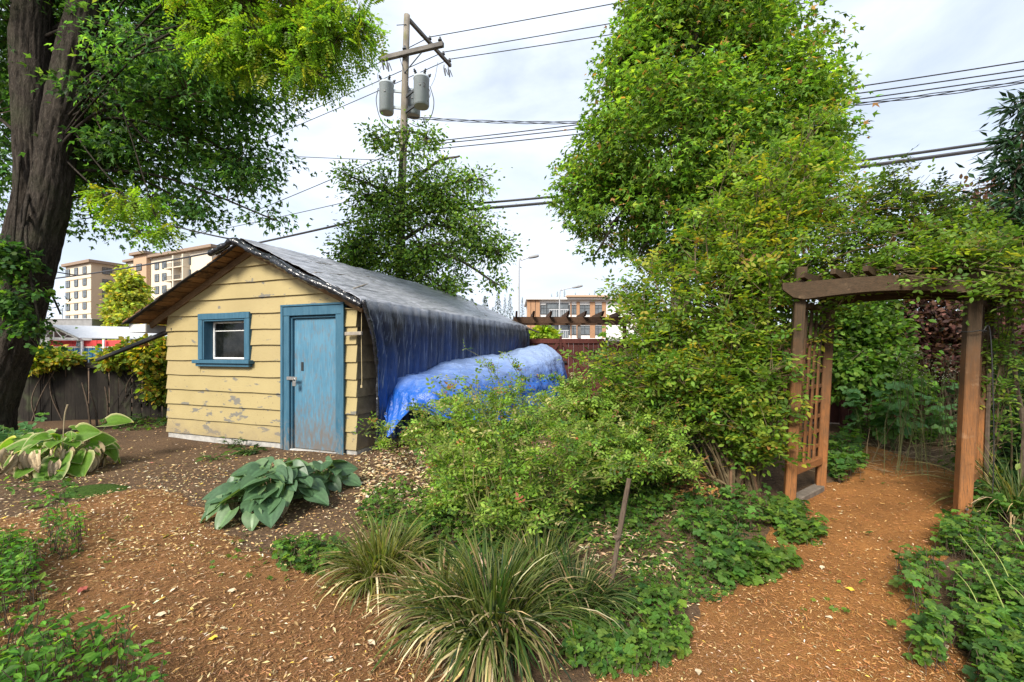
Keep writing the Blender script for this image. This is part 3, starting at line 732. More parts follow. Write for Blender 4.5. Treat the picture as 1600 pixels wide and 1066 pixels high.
for t in np.linspace(0, 1, 46): x = SW / 2 - .42 + (XE - SW / 2 + .42) * t; prof.append((x, 0))
zE = roofpt(XE, 0)[2] + .08
nv = 60
yy = np.linspace(-.20, SLEN + .12, ny)
V = np.zeros((ny, len(prof) + nv, 3))
for i, (x, _) in enumerate(prof):
    z = roofpt(x, 0)[2] + .085 + .02 * math.exp(-((x - SW / 2) / .12) ** 2)
    xs = np.full(ny, x); w = (n2(yy * .8, xs * 2.4, 2.2, 3.3) - .5) * .075 + (n2(yy * 3, xs * .9, 3, 6.3) - .5) * .035 + np.abs(np.sin(xs * 9 + 3 * n2(yy, xs, .9, 1.1))) * .012
    sag = -.05 * np.sin(np.pi * np.clip((yy - .2) / SLEN, 0, 1)) * (1 - abs(x - SW / 2) / 2.6)
    V[:, i] = np.stack([xs, yy + .05 * np.sin(x * 5.0) * (yy < 0) * 0, z + w * .8 + .02 - sag * .3], -1)
base = V[:, len(prof) - 1].copy()
for k in range(nv):
    t = (k + 1) / nv; zb = .10 + .10 * (n2(yy * 2.2, np.zeros(ny), 1.0, 2.0)) + .25 * np.clip((yy - 4.5) / 2.5, 0, 1)
    pl = (np.abs(np.sin(yy * 11 + 2.5 * n2(yy, yy * 0 + t * .6, 1.3, 7.0) + t * yy * .12)) - .5) * .075 + (n2(yy * 7, yy * 0 + t * .5, 1.0, 4.0) - .5) * .07 + .10 * (n2(yy, yy * 0 + t, .8, 9.0) - .5)
    z = base[:, 2] * (1 - t) + zb * t
    inw = .05 * math.sin(min(1, t * 5) * math.pi / 2)
    V[:, len(prof) + k] = np.stack([base[:, 0] + inw * .6 - .10 * t + pl * min(1, t * 6 + .1), yy + .03 * t * np.sin(yy * 4) + (.30 + .12 * t) * min(1, t * 2.5) * np.clip(1 - (yy + .2) / 1.5, 0, 1), z], -1)
V[:6, len(prof):, 0] += np.linspace(.03, 0, 6)[:, None] * np.linspace(0, 1, nv)[None]
tarp = thing('roof_tarp', 'black plastic tarp over the shed roof hanging down its side', 'tarp', SL, TH, frame=True)
mb = MB(); grid(mb, V); o = mb.obj('sheet', M_TARP, tarp, smooth=True); o.modifiers.new('thick', 'SOLIDIFY').thickness = .006
for rr, off, n in ((.045, .0, 0), (.028, .055, 1)):
    pts = []; rad = []
    for i in range(60):
        t = i / 59; x = SW / 2 - .40 + (XE + .01 - SW / 2 + .40) * t; p_ = roofpt(x, -.21 - .19 * (1 - t) + off + .05 * math.sin(t * 7 + n) + .03 * (random.random() - .5), .035 + off * .5 + .012 * math.sin(t * 17))
        pts.append(p_); rad.append(rr * (.75 + .5 * random.random()))
    mb = MB(); tube(mb, pts, rad, 9); mb.obj('rolled_edge', M_TARPEDGE, tarp, smooth=True)
pts = []; rad = []
for i in range(44):
    t = i / 43; pts.append((XE + .05 - .06 * t + .025 * math.sin(t * 9), -.19 + .36 * min(1, t * 2) + .03 * math.sin(t * 5), zE * (1 - t) + .14 * t)); rad.append(.035 * (.6 + .6 * random.random()) * (1 - .4 * t))
mb = MB(); tube(mb, pts, rad, 9); mb.obj('rolled_edge', M_TARPEDGE, tarp, smooth=True)
# lath battens that hold the tarp on the roof
M_LATH = wood('weathered_lath', (.20, .17, .14), (.30, .27, .23), (.11, .09, .07), (3, .3, 3), .9)
for i, (xa, ya, xb, yb) in enumerate([(3.2, .0, 2.25, 2.9), (3.75, .15, 2.9, 1.7), (2.6, .1, 2.1, 2.0), (3.9, 4.6, 2.3, 6.7), (3.4, 5.2, 2.5, 6.8)]):
    mb = MB(); beam(mb, roofpt(xa, ya, .10), roofpt(xb, yb, .10), .035, .02); mb.obj('batten', M_LATH, tarp)
mb = MB()
for i in range(5):
    mb2 = MB(); xa = 2.5 + i * .42; beam(mb2, roofpt(xa, SLEN - .05, .07 + .03 * (i % 2)), roofpt(min(xa + .9, XE + .2), SLEN + .38 + .05 * i, .05), .05, .03); mb2.obj('batten', M_LATH, tarp)
# leaves fallen on the tarp
n = 520; x = SW / 2 + .1 + (XE - SW / 2 - .15) * rnd(n); y = 6.4 * rnd(n) ** 1.1; k = rnd(n) < np.clip(1.7 * n2(x, y, 1.4, 2.2) - .35, .03, 1); x, y = x[k], y[k]; n = len(x)
zz = np.array([roofpt(a_, 0)[2] for a_ in x]) + .075; th = rnd(n) * 6.28
mb = MB(); leafs(mb, T_LANCE, np.stack([x, y, zz], -1), np.stack([np.cos(th), np.sin(th), -.3 * np.cos(th)], -1), np.array((.4, 0, 1.)) + .25 * gau(n, 3), .05 + .05 * rnd(n), pal(n, [((.6, .45, .14), 4), ((.45, .3, .14), 3), ((.6, .54, .3), 2)]), width=1.6)
o = mb.obj('fallen_leaves', M_DRY); o.location = SL; o.rotation_euler = (0, 0, TH); tag(o, 'yellow dry leaves scattered over the black roof tarp', 'leaf litter', kind='stuff')

# ---------------------------------------------------------------- blue tarp over a long pile beside the shed
m, nt, b, out = newmat('blue_tarp'); setb(b, .33, .5)
v = coords(nt, 'Object'); n1 = noise(nt, coords(nt, 'Object', (1, .7, 1)), 2.2, 6, .6); n5 = noise(nt, v, 9, 5, .65)
gn = nt.nodes.new('ShaderNodeNewGeometry'); sp = nt.nodes.new('ShaderNodeSeparateXYZ'); nt.links.new(v, sp.inputs[0])
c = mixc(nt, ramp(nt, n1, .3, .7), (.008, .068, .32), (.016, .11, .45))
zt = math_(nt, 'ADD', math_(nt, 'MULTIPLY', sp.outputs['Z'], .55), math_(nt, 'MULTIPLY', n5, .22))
c = mixc(nt, math_(nt, 'MULTIPLY', ramp(nt, zt, .58, .88), .80), c, (.36, .47, .68))     # bleached, dusty top of the sheet, sky reflection painted in with it
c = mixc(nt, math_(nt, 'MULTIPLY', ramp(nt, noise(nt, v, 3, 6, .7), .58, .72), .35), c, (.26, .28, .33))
nt.links.new(c, b.inputs['Base Color'])
bump(nt, b, math_(nt, 'ADD', noise(nt, coords(nt, 'Object', (1.5, .6, 1)), 6, 6, .6, 1.0), math_(nt, 'MULTIPLY', noise(nt, v, 22, 4, .6, 1.5), .35)), .7, .03)
wv = nt.nodes.new('ShaderNodeVectorMath'); wv.operation = 'ADD'; nt.links.new(coords(nt, 'Object', (1.3, .8, 1)), wv.inputs[0]); nt.links.new(nd(nt, 'ShaderNodeTexNoise', Vector=v, Scale=3.0, Detail=3.0).outputs['Color'], wv.inputs[1])
for sc_v, st_ in ((7.0, .20),):
    vr = nd(nt, 'ShaderNodeTexVoronoi', Vector=wv.outputs[0], Scale=sc_v); b2 = nd(nt, 'ShaderNodeBump', Strength=st_, Distance=.45 / sc_v); nt.links.new(vr.outputs['Distance'], b2.inputs['Height']); nt.links.new(b.inputs['Normal'].links[0].from_socket, b2.inputs['Normal']); nt.links.new(b2.outputs[0], b.inputs['Normal'])
M_BTARP = m
pile = thing('covered_pile', 'blue tarpaulin draped over a long low pile beside the shed', 'tarp', sw((SW + .36, .25, 0)), TH, frame=True)
ctl = [[(599, 651, 6.25), (604, 668, 6.2), (612, 684, 6.1), (636, 646, 6.1), (660, 640, 6.1), (690, 655, 6.0)],
       [(611, 622, 6.5), (616, 627, 6.4), (630, 634, 6.22), (652, 614, 6.25), (672, 632, 6.1), (705, 655, 6.0)],
       [(617, 604, 6.8), (623, 591, 6.7), (650, 593, 6.5), (684, 603, 6.3), (706, 630, 6.15), (725, 665, 6.0)],
       [(660, 592, 7.4), (664, 577, 7.4), (690, 583, 7.1), (722, 594, 6.8), (745, 625, 6.6), (755, 665, 6.5)],
       [(684, 590, 8.0), (693, 565, 8.0), (716, 573, 7.7), (756, 588, 7.3), (780, 620, 7.1), (790, 660, 7.0)],
       [(728, 580, 9.1), (735, 559, 9.1), (766, 568, 8.8), (806, 578, 8.4), (824, 610, 8.2), (832, 650, 8.1)],
       [(775, 575, 10.2), (780, 554, 10.2), (812, 551, 10.0), (848, 566, 9.5), (860, 595, 9.3), (864, 630, 9.2)],
       [(806, 570, 11.4), (812, 549, 11.4), (853, 539, 11.2), (876, 556, 10.8), (880, 582, 10.7), (881, 600, 10.6)],
       [(810, 600, 11.8), (816, 592, 11.8), (858, 572, 11.6), (881, 580, 11.3), (884, 592, 11.1), (885, 605, 11.0)]]
CP = np.array([[P(*c) for c in r] for r in ctl]); nu, nv_ = 200, 110
def crease(pts, n):                                # between straight segments and a smooth curve: taut cloth with folds
    pts = np.asarray(pts); t = np.linspace(0, len(pts) - 1 - 1e-6, n); k = t.astype(int); u = (t - k)[:, None]
    lin = pts[k] * (1 - u) + pts[k + 1] * u; return .55 * lin + .45 * crom(pts, n)
G1 = np.array([crease(CP[:, r], nu) for r in range(6)]).transpose(1, 0, 2); V = np.array([crease(G1[q], nv_) for q in range(nu)])
dn = nrm(np.cross(np.gradient(V, axis=0), np.gradient(V, axis=1))); dn *= np.sign(dn[..., 2:] + 1e-6)
def rdg(p): return 1 - np.abs(2 * fbm(p, 2) - 1) * 1.6
wr = .65 * (rdg(V * (1.5, .7, 1.5)) - .5) * .075 + (rdg(V * (3.4, 2.0, 3.4) + 7) - .5) * .038 + (rdg(V * (8, 5, 8) + 3) - .5) * .012
tt_ = np.linspace(0, 8, nu)[:, None]; vv_ = np.linspace(0, 5, nv_)[None]
flap = np.clip(1 - tt_ / 2.1, 0, 1); wr = wr + flap * .035 * np.abs(np.sin(vv_ * 4.2 + tt_ * 2.6)) + np.clip(vv_ - 3.2, 0, 1) * .04 * np.sin(tt_ * 11 + 2 * np.sin(tt_ * 3))
V = V + dn * wr[..., None]; ins_ = np.linalg.inv(RS); V = (V - sw((SW + .36, .25, 0))) @ ins_.T
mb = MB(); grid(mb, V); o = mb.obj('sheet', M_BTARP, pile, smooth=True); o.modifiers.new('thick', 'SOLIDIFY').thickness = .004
hem = MB(); tube(hem, V[0] + (0, -.004, 0), .010, 6); hem.obj('hem', M_BTARP, pile, smooth=True)
for q in (2, 34, 66, 104):
    gm_ = MB(); c_ = V[3, q]; a = np.linspace(0, 6.283, 13); tube(gm_, c_ + np.stack([.016 * np.cos(a), np.full(13, -.012), .016 * np.sin(a)], -1), .005, 5); gm_.obj('grommet', M_STEEL, pile)
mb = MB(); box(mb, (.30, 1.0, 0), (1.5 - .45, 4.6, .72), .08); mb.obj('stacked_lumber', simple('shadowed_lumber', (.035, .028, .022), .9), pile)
n = 260; x = .1 + 1.3 * rnd(n); y = .1 + 3.2 * rnd(n) ** 1.3

# ================================================================ LEFT FENCE
M_DARKFENCE = wood('dark_rotten_fence_wood', (.013, .011, .009), (.028, .023, .019), (.009, .008, .007), (3.5, 3.5, .18), .95, .6, stain=((.05, .06, .03), .6), rndv=.7)
FA, FB = np.array((-12.6, 8.75, 0)), np.array((-5.1, 9.95, 0))
fd = (FB - FA) / np.linalg.norm(FB - FA); frz = math.atan2(fd[1], fd[0])
fence = thing('old_fence', 'low dark rotting board fence left of the yellow shed', 'fence', FA, frz, frame=True)
def boardmesh(w, h, th, name, mat, ragged=.03, ch=.004):
    V, q, t = cbox(np.array((-w / 2, 0, 0)), np.array((w / 2, th, h)), ch)
    top = V[:, 2] > h * .8
    V[top, 2] += ragged * np.sin(V[top, 0] * 40 + w * 50)
    mb = MB(); mb.add(V, t, q); return mb.mesh(name, mat, (0, 0, 0), False)
bm = [boardmesh(w_, 1.36, .022, 'board', M_DARKFENCE) for w_ in (.20, .235, .17)]
x = .1; LF = np.linalg.norm(FB - FA)
bw = (.20, .235, .17)
while x < LF:
    k = random.randrange(3); g_ = random.choice([.003, .004, .006, .022])
    gw = FA + fd * x
    inst(bm[k], 'board', fence, (x + bw[k] / 2, random.uniform(-.008, .008), float(gz(gw[0], gw[1])) - .03 - random.uniform(0, .06)), (random.uniform(-.015, .015), random.uniform(-.012, .012), random.uniform(-.02, .02)))
    x += bw[k] + g_
for (za, zb_, y_) in ((1.10, 1.19, -.055), (.25, .34, .035)):
    for i in range(3):
        mb = MB(); box(mb, (i * LF / 3 + .005, y_, za), ((i + 1) * LF / 3 - .005, y_ + .042, zb_), .006); mb.obj('rail', M_DARKFENCE, fence)
mb = MB(); box(mb, (0, -.07, 1.192), (LF * .82, .045, 1.225), .006); mb.obj('top_cap', M_DARKFENCE, fence)
for xx in (1.4, 3.6, 5.0, 6.1): mb = MB(); box(mb, (xx, .03, -.2), (xx + .09, .12, 1.28), .006); mb.obj('post', M_DARKFENCE, fence)
mb = MB()
for i in range(9):
    beam(mb, (4.55 + .12 * i, -.075, .3), (4.55 + .12 * i - .45, -.075, 1.1), .022, .006, .001, up=(0, 1, 0)); beam(mb, (4.1 + .12 * i, -.083, .3), (4.1 + .12 * i + .45, -.083, 1.1), .022, .006, .001, up=(0, 1, 0))
o = mb.obj('lattice', M_DARKFENCE, fence); tag(o, kind='stuff')
for i, (pa, pb) in enumerate([((128, 598, 8.6), (141, 655, 8.6)), ((140, 610, 8.4), (152, 668, 8.4)), ((164, 604, 8.9), (168, 660, 8.9))]):
    A = P(*pa); B = P(*pb); B[2] = 0; mb = MB(); tube(mb, [A, (A + B) / 2 + (.03, 0, .0), B], [.012, .016, .02], 6, 8)
    tag(mb.obj('dead_stick', M_TWIG, None, B), ['dead stick leaning on the dark fence, tallest left one', 'dead stick leaning on the dark fence, short middle one', 'dead stick leaning on the dark fence, right one'][i], 'stick', 'dead sticks by the old fence')

# ================================================================ RED-BROWN GATE AND FENCE
M_REDWOOD = wood('red_brown_stained_wood', (.085, .026, .022), (.125, .042, .033), (.06, .02, .018), (3, 3, .15), .8, .35, rndv=.35)
GY = 12.9
gate = thing('garden_gate', 'reddish brown double board gate with diagonal braces', 'gate', (.18, GY, 0), 0, frame=True)
gm = boardmesh(.143, 1.76, .02, 'board', M_REDWOOD, 0)
for i in range(17):
    inst(gm, 'board', gate, (.10 + .147 * i, .0, .06), (0, 0, 0))
for x0, x1 in ((.02, 1.22), (1.30, 2.54)):
    for z0, z1 in ((1.70, 1.84), (.18, .30)):
        mb = MB(); box(mb, (x0, -.045, z0), (x1, -.002, z1), .006); mb.obj('rail', M_REDWOOD, gate)
for A, B in (((1.34, -.022, 1.69), (2.42, -.022, .32)), ((1.18, -.022, 1.69), (.12, -.022, .32))):
    mb = MB(); beam(mb, A, B, .04, .11, .005, up=(0, -1, 0) if 0 else (0, 0, 1)); mb.obj('brace', M_REDWOOD, gate)
mb = MB(); box(mb, (1.225, -.05, .05), (1.295, -.001, 1.92), .006); mb.obj('meeting_stile', M_REDWOOD, gate)
mb = MB(); box(mb, (1.34, -.075, 1.12), (1.44, -.052, 1.18), .004); box(mb, (1.22, -.07, 1.13), (1.34, -.052, 1.165), .004); mb.obj('latch', M_BLACKHOLE, gate)
M_PERG = wood('brown_pergola_wood', (.085, .045, .028), (.13, .075, .045), (.05, .03, .02), (.4, 3, 3), .85)
perg = thing('gate_pergola', 'brown pergola beam with slanted rafter ends above the gate', 'pergola', (.05, GY - .25, 0), 0, frame=True)
mb = MB(); box(mb, (-.02, 0, 2.28), (3.4, .06, 2.47), .006); mb.obj('beam', M_PERG, perg)
mb = MB(); box(mb, (-.02, .85, 2.28), (3.4, .91, 2.47), .006); mb.obj('beam', M_PERG, perg)
for i in range(7):
    x = .08 + i * .49; mb = MB(); w = .055
    q = [(-.42, 2.60), (-.18, 2.475), (1.3, 2.475), (1.3, 2.60)]
    V = [(x - w / 2, a, b_) for a, b_ in q] + [(x + w / 2, a, b_) for a, b_ in q]
    mb.add(V, None, [(0, 1, 2, 3), (7, 6, 5, 4), (0, 4, 5, 1), (1, 5, 6, 2), (2, 6, 7, 3), (3, 7, 4, 0)]); mb.obj('rafter', M_PERG, perg)
for x in (.02, 2.0, 3.2):
    mb = MB(); box(mb, (x, .90 if x == 2.0 else .07, 0), (x + .10, 1.0 if x == 2.0 else .17, 2.275), .006); mb.obj('post', simple('grey_post', (.16, .16, .16), .8) if x == 2.0 else M_PERG, perg)
def board_fence(name, label, A, B, h, mat):
    A = np.array((*A, 0.)); B = np.array((*B, 0.)); Lf = np.linalg.norm(B - A); rz = math.atan2(B[1] - A[1], B[0] - A[0])
    f = thing(name, label, 'fence', A, rz, frame=True); me = boardmesh(.143, h, .02, 'board', mat, 0)
    n = int(Lf / .147)
    for i in range(n): inst(me, 'board', f, (.075 + .147 * i, random.uniform(-.003, .003), .03), (0, random.uniform(-.004, .004), 0))
    for z in (.3, h - .18):
        mb = MB(); box(mb, (0, .022, z), (Lf, .06, z + .09), .005); mb.obj('rail', mat, f)
    mb = MB(); box(mb, (0, -.02, h + .034), (Lf, .075, h + .07), .006); mb.obj('cap', mat, f)
    for i in range(int(Lf / 2.2) + 1):
        mb = MB(); x = min(i * 2.2, Lf - .1); box(mb, (x, -.10, 0), (x + .1, -.012, h + .03), .006); mb.obj('post', mat, f)
    return f
board_fence('board_fence', 'red brown board fence running on beside the gate behind the shrub', (2.695, GY), (4.7, GY), 1.72, M_REDWOOD)
board_fence('board_fence', 'red brown side fence seen between tall shrub and arbor lattice', (4.72, GY - .1), (4.45, 9.5), 1.82, M_REDWOOD)
board_fence('board_fence', 'red brown back fence beyond the arbor behind the weeds', (4.46, 9.4), (12.0, 6.9), 1.85, M_REDWOOD)

# ================================================================ ARBOR
def mk_arborwood(name, sc):
    m, nt, b, _ = newmat(name); setb(b, .78, .25)
    v = coords(nt, 'Position'); sep = nt.nodes.new('ShaderNodeSeparateXYZ'); nt.links.new(v, sep.inputs[0])
    g1 = noise(nt, coords(nt, 'Position', sc), 11, 6, .65, .5); g2 = noise(nt, coords(nt, 'Position', sc), 48, 4, .7)
    fresh = mixc(nt, ramp(nt, g1, .3, .7), (.20, .080, .024), (.29, .118, .038)); old = mixc(nt, ramp(nt, g1, .3, .7), (.030, .020, .010), (.062, .040, .021))  # old: weathered upper wood, darkened further to paint in the foliage's shade
    f = ramp(nt, math_(nt, 'ADD', math_(nt, 'MULTIPLY', sep.outputs['Z'], .38), math_(nt, 'MULTIPLY', noise(nt, v, 4, 4), .5)), .42, .86)
    c = mixc(nt, f, fresh, old); c = mixc(nt, ramp(nt, g2, .46, .72), c, (.075, .042, .022)); c = mixc(nt, math_(nt, 'MULTIPLY', ramp(nt, noise(nt, v, 2.6, 6, .65), .50, .74), .5), c, (.080, .055, .034))
    c = mixc(nt, math_(nt, 'MULTIPLY', ramp(nt, noise(nt, v, 9, 5), .62, .75), .30), c, (.33, .22, .13))
    nt.links.new(c, b.inputs['Base Color']); bump(nt, b, math_(nt, 'ADD', g1, g2), .45, .006); return m
M_ARB = mk_arborwood('cedar_upright', (3, 3, .22)); M_ARBH = mk_arborwood('cedar_crosspiece', (1.2, 1.2, 3))
FL, RL, FR, RR = np.array((2.585, 4.07, 0)), np.array((3.20, 4.53, 0)), np.array((3.745, 3.63, 0)), np.array((4.36, 4.09, 0))
lean = np.array((.108, .0, 0)) / 2.0
dep = nrm(RL - FL); wid = nrm(FR - FL)
arbor = thing('garden_arbor', 'weathered cedar garden arbor with lattice side and vine on top', 'arbor', FL)
up = np.array((0, 0, 1.))
for nm_, B, ztop, w in (('post', FL, 2.24, .088), ('post', RL, 2.20, .085), ('post', FR, 2.32, .092), ('post', RR, 2.24, .085)):
    mb = MB(); B0 = B + np.array((0, 0, float(surf(B[0], B[1])) - .12)); T = B + lean * ztop + up * ztop
    beam(mb, B0, T, w, w * .95, .007, up=np.cross(up, wid)); mb.obj(nm_, M_ARB, arbor)
def arch(mb, A, B, e0, e1, z0, z1, th, off):
    """shaped arched crossbeam"""
    d = nrm(B - A); Ln = np.linalg.norm(B - A); pn = np.cross(d, up); n = 30; V = []
    for i in range(n + 1):
        s = -e0 + (Ln + e0 + e1) * i / n; u = np.clip(s / Ln, 0, 1)
        zb = z0 + .05 * math.sin(math.pi * u); zt = z1 + .02 * math.sin(math.pi * u)
        if s < 0: zb = z0 + .10 * (s / e0) ** 2
        if s > Ln: zb = z0 + .05 * ((s - Ln) / e1) ** 2
        c_ = A + d * s + lean * 2.0
        for z, o_ in ((zb, off), (zb, off + th), (zt, off + th), (zt, off)): V.append(c_ + up * z - pn * o_ * -1)
    q = []
    for i in range(n):
        o_ = i * 4
        for k in range(4): q.append((o_ + k, o_ + (k + 1) % 4, o_ + 4 + (k + 1) % 4, o_ + 4 + k))
    q += [(3, 2, 1, 0), (n * 4, n * 4 + 1, n * 4 + 2, n * 4 + 3)]
    mb.add(V, None, q)
mb = MB(); arch(mb, FL, FR, .16, 1.15, 1.93, 2.09, .045, .058); mb.obj('beam', M_ARBH, arbor)
mb = MB(); arch(mb, FL, FR, .10, 1.10, 1.93, 2.09, .045, -.102); mb.obj('beam', M_ARBH, arbor)
mb = MB(); arch(mb, RL, RR, .16, .6, 1.93, 2.09, .045, .058); mb.obj('beam', M_ARBH, arbor)
mb = MB(); arch(mb, RL, RR, .10, .6, 1.93, 2.09, .045, -.102); mb.obj('beam', M_ARBH, arbor)
for i in range(8):
    s = .07 + i * .235; A = FL + wid * s + lean * 2.1 - dep * .17; B = RL + wid * s + lean * 2.1 + dep * .22
    zz = 2.093 + .035 * math.sin(math.pi * min(1, s / 1.25)); w = .04; pn = np.cross(dep, up)
    q = [(A, .07), (A, .025), (A + dep * .13, 0.004), (B, .004), (B, .07)]
    V = [p_ + up * (zz + h_) + pn * w / 2 for p_, h_ in q] + [p_ + up * (zz + h_) - pn * w / 2 for p_, h_ in q]
    mb = MB(); mb.add(V, [(0, 1, 2), (7, 6, 5)], [(0, 2, 3, 4), (9, 8, 7, 5)] + [(k + 5, (k + 1) % 5 + 5, (k + 1) % 5, k) for k in range(5)]); mb.obj('rafter', M_ARBH, arbor)
for (A, B, zlo) in ((FL, RL, .36), (FR, RR, .38)):
    gap = np.linalg.norm(B - A)
    for t in (.235, .40, .565, .73):
        b0 = A + (B - A) * t + lean * zlo + up * zlo; b1 = A + (B - A) * t + lean * 1.93 + up * 1.93
        mb = MB(); beam(mb, b0, b1, .036, .018, .003, up=np.cross(up, dep)); mb.obj('lattice_slat', M_ARB, arbor)
    for k in range(10):
        z = zlo + .12 + k * .155; o_ = np.cross(dep, up) * -.021
        mb = MB(); beam(mb, A + dep * .05 + lean * z + up * z + o_, B - dep * .05 + lean * z + up * z + o_, .018, .036, .003); mb.obj('lattice_rail', M_ARBH, arbor)
    mb = MB(); beam(mb, A + dep * .054 + lean * zlo + up * (zlo - .03), B - dep * .052 + lean * zlo + up * (zlo - .03), .06, .075, .005); mb.obj('bottom_rail', M_ARBH, arbor)
    mb = MB(); beam(mb, A + dep * .054 + lean * 1.9 + up * 1.89, B - dep * .052 + lean * 1.9 + up * 1.89, .045, .05, .005); mb.obj('top_rail', M_ARBH, arbor)
mb = MB(); beam(mb, FL + dep * .06 + up * .03 + (.0, 0, 0), RL + dep * .02 + up * .035, .10, .07, .008); mb.obj('sill', simple('grey_sill_wood', (.15, .125, .10), .9, .2, var=.35, ns=16, bmp=.4), arbor)
mb = MB(); zz = .93
for kk in (0.12, .16): 
    c_ = FR + lean * kk + up * kk; tube(mb, [c_ - np.cross(wid, up) * -.066, c_ - np.cross(wid, up) * -.07], [.011, .011], 8)
mb.obj('bolt', M_STEEL, arbor)
# rope tied round the right front post
mb = MB(); c_ = FR + lean * 1.6 + up * 1.62; a = np.linspace(0, 6.283, 24); x_ = np.cross(up, nrm(np.cross(up, wid)))
rp_ = c_ + np.stack([.088 * np.cos(a), .088 * np.sin(a), .006 * np.sin(3 * a)], -1); tube(mb, rp_, .004, 5)
tube(mb, [rp_[0], rp_[0] + (.06, -.01, -.02), rp_[0] + (.10, .0, -.9), rp_[0] + (.085, .0, -1.45)], .004, 5, 20)
tag(mb.obj('cord', M_BLACKHOLE, None, c_), 'thin dark cord tied round the right arbor post and hanging', 'cord')

# wooden stake
sb, stp = G(945, 936), P(983, 748, 2.62)
mb = MB(); pp = crom([sb - (0, 0, .15), sb * .5 + stp * .5 + (.008, 0, 0), stp], 9); tube(mb, pp, [.016, .017, .016, .015, .014, .017, .016, .015, .014], 7)
tube(mb, [sb * .48 + stp * .52 + (-.01, -.01, -.01), sb * .47 + stp * .53 + (.005, -.028, .0)], [.02, .008], 6)
m = wood('grey_stake_wood', (.105, .075, .052), (.165, .122, .088), (.06, .042, .03), (3, 3, .3), .9)
tag(mb.obj('stake', m, None, sb), 'bare wooden stake leaning in the bed right of the grass clump', 'stake')

# ================================================================ UTILITY POLE
M_POLE = wood('weathered_pole', (.17, .15, .125), (.26, .235, .20), (.10, .085, .06), (3, 3, .12), .9, stain=((.13, .13, .05), .7))
M_XARM = wood('grey_crossarm', (.12, .11, .10), (.19, .18, .165), (.08, .07, .065), (.5, .5, 3), .9)
M_TRANS = simple('light_grey_enamel', (.40, .45, .48), .4, .5, var=.10, ns=5)
M_DKMET = simple('dark_fitting', (.06, .065, .07), .5, .5)
PB, PT = np.array((-3.72, 14.0, 0)), np.array((-3.38, 14.0, 12.28))
pole = thing('utility_pole', 'weathered wooden utility pole with three grey transformers', 'utility pole', PB)
mb = MB(); tube(mb, [PB - (0, 0, .3), PB * .5 + PT * .5, PT], [.15, .125, .098], 14, 14); mb.obj('shaft', M_POLE, pole, smooth=True)
def poleat(z): return PB + (PT - PB) * (z / 12.28)
mb = MB(); A, B = P(596, 98, 14.25), P(694, 75, 13.55); A[1] -= .16; B[1] -= .16; beam(mb, A, B, .12, .15, .01); mb.obj('crossarm', M_XARM, pole)
XA, XB = A, B
mb = MB(); beam(mb, PT + (.05, .1, -.08), P(704, 103, 16.3), .10, .12, .01); mb.obj('crossarm', M_XARM, pole); YA, YB = PT + (.05, .1, -.08), P(704, 103, 16.3)
for t in (.32, .68):
    mb = MB(); q = XA + (XB - XA) * t; beam(mb, q - (0, 0, .07), poleat(10.35) + (0, -.11, 0), .035, .02, .003); mb.obj('arm_brace', M_DKMET, pole)
def insul(c, s=1.0):
    mb = MB(); c = np.asarray(c); tube(mb, [c, c + (0, 0, .06 * s), c + (0, 0, .061 * s), c + (0, 0, .10 * s), c + (0, 0, .101 * s), c + (0, 0, .17 * s)], np.array([.02, .02, .07, .06, .045, .03]) * s, 10)
    mb.obj('insulator', M_DKMET, pole)
for c in (XA + (XB - XA) * .05 + (0, 0, .075), XA + (XB - XA) * .40 + (0, 0, .075), XB + (0, 0, .075) - (XB - XA) * .05, YA + (YB - YA) * .46 + (0, 0, .06), YA + (YB - YA) * .80 + (0, 0, .06), YA + (YB - YA) * .97 + (0, 0, .06)): insul(c)
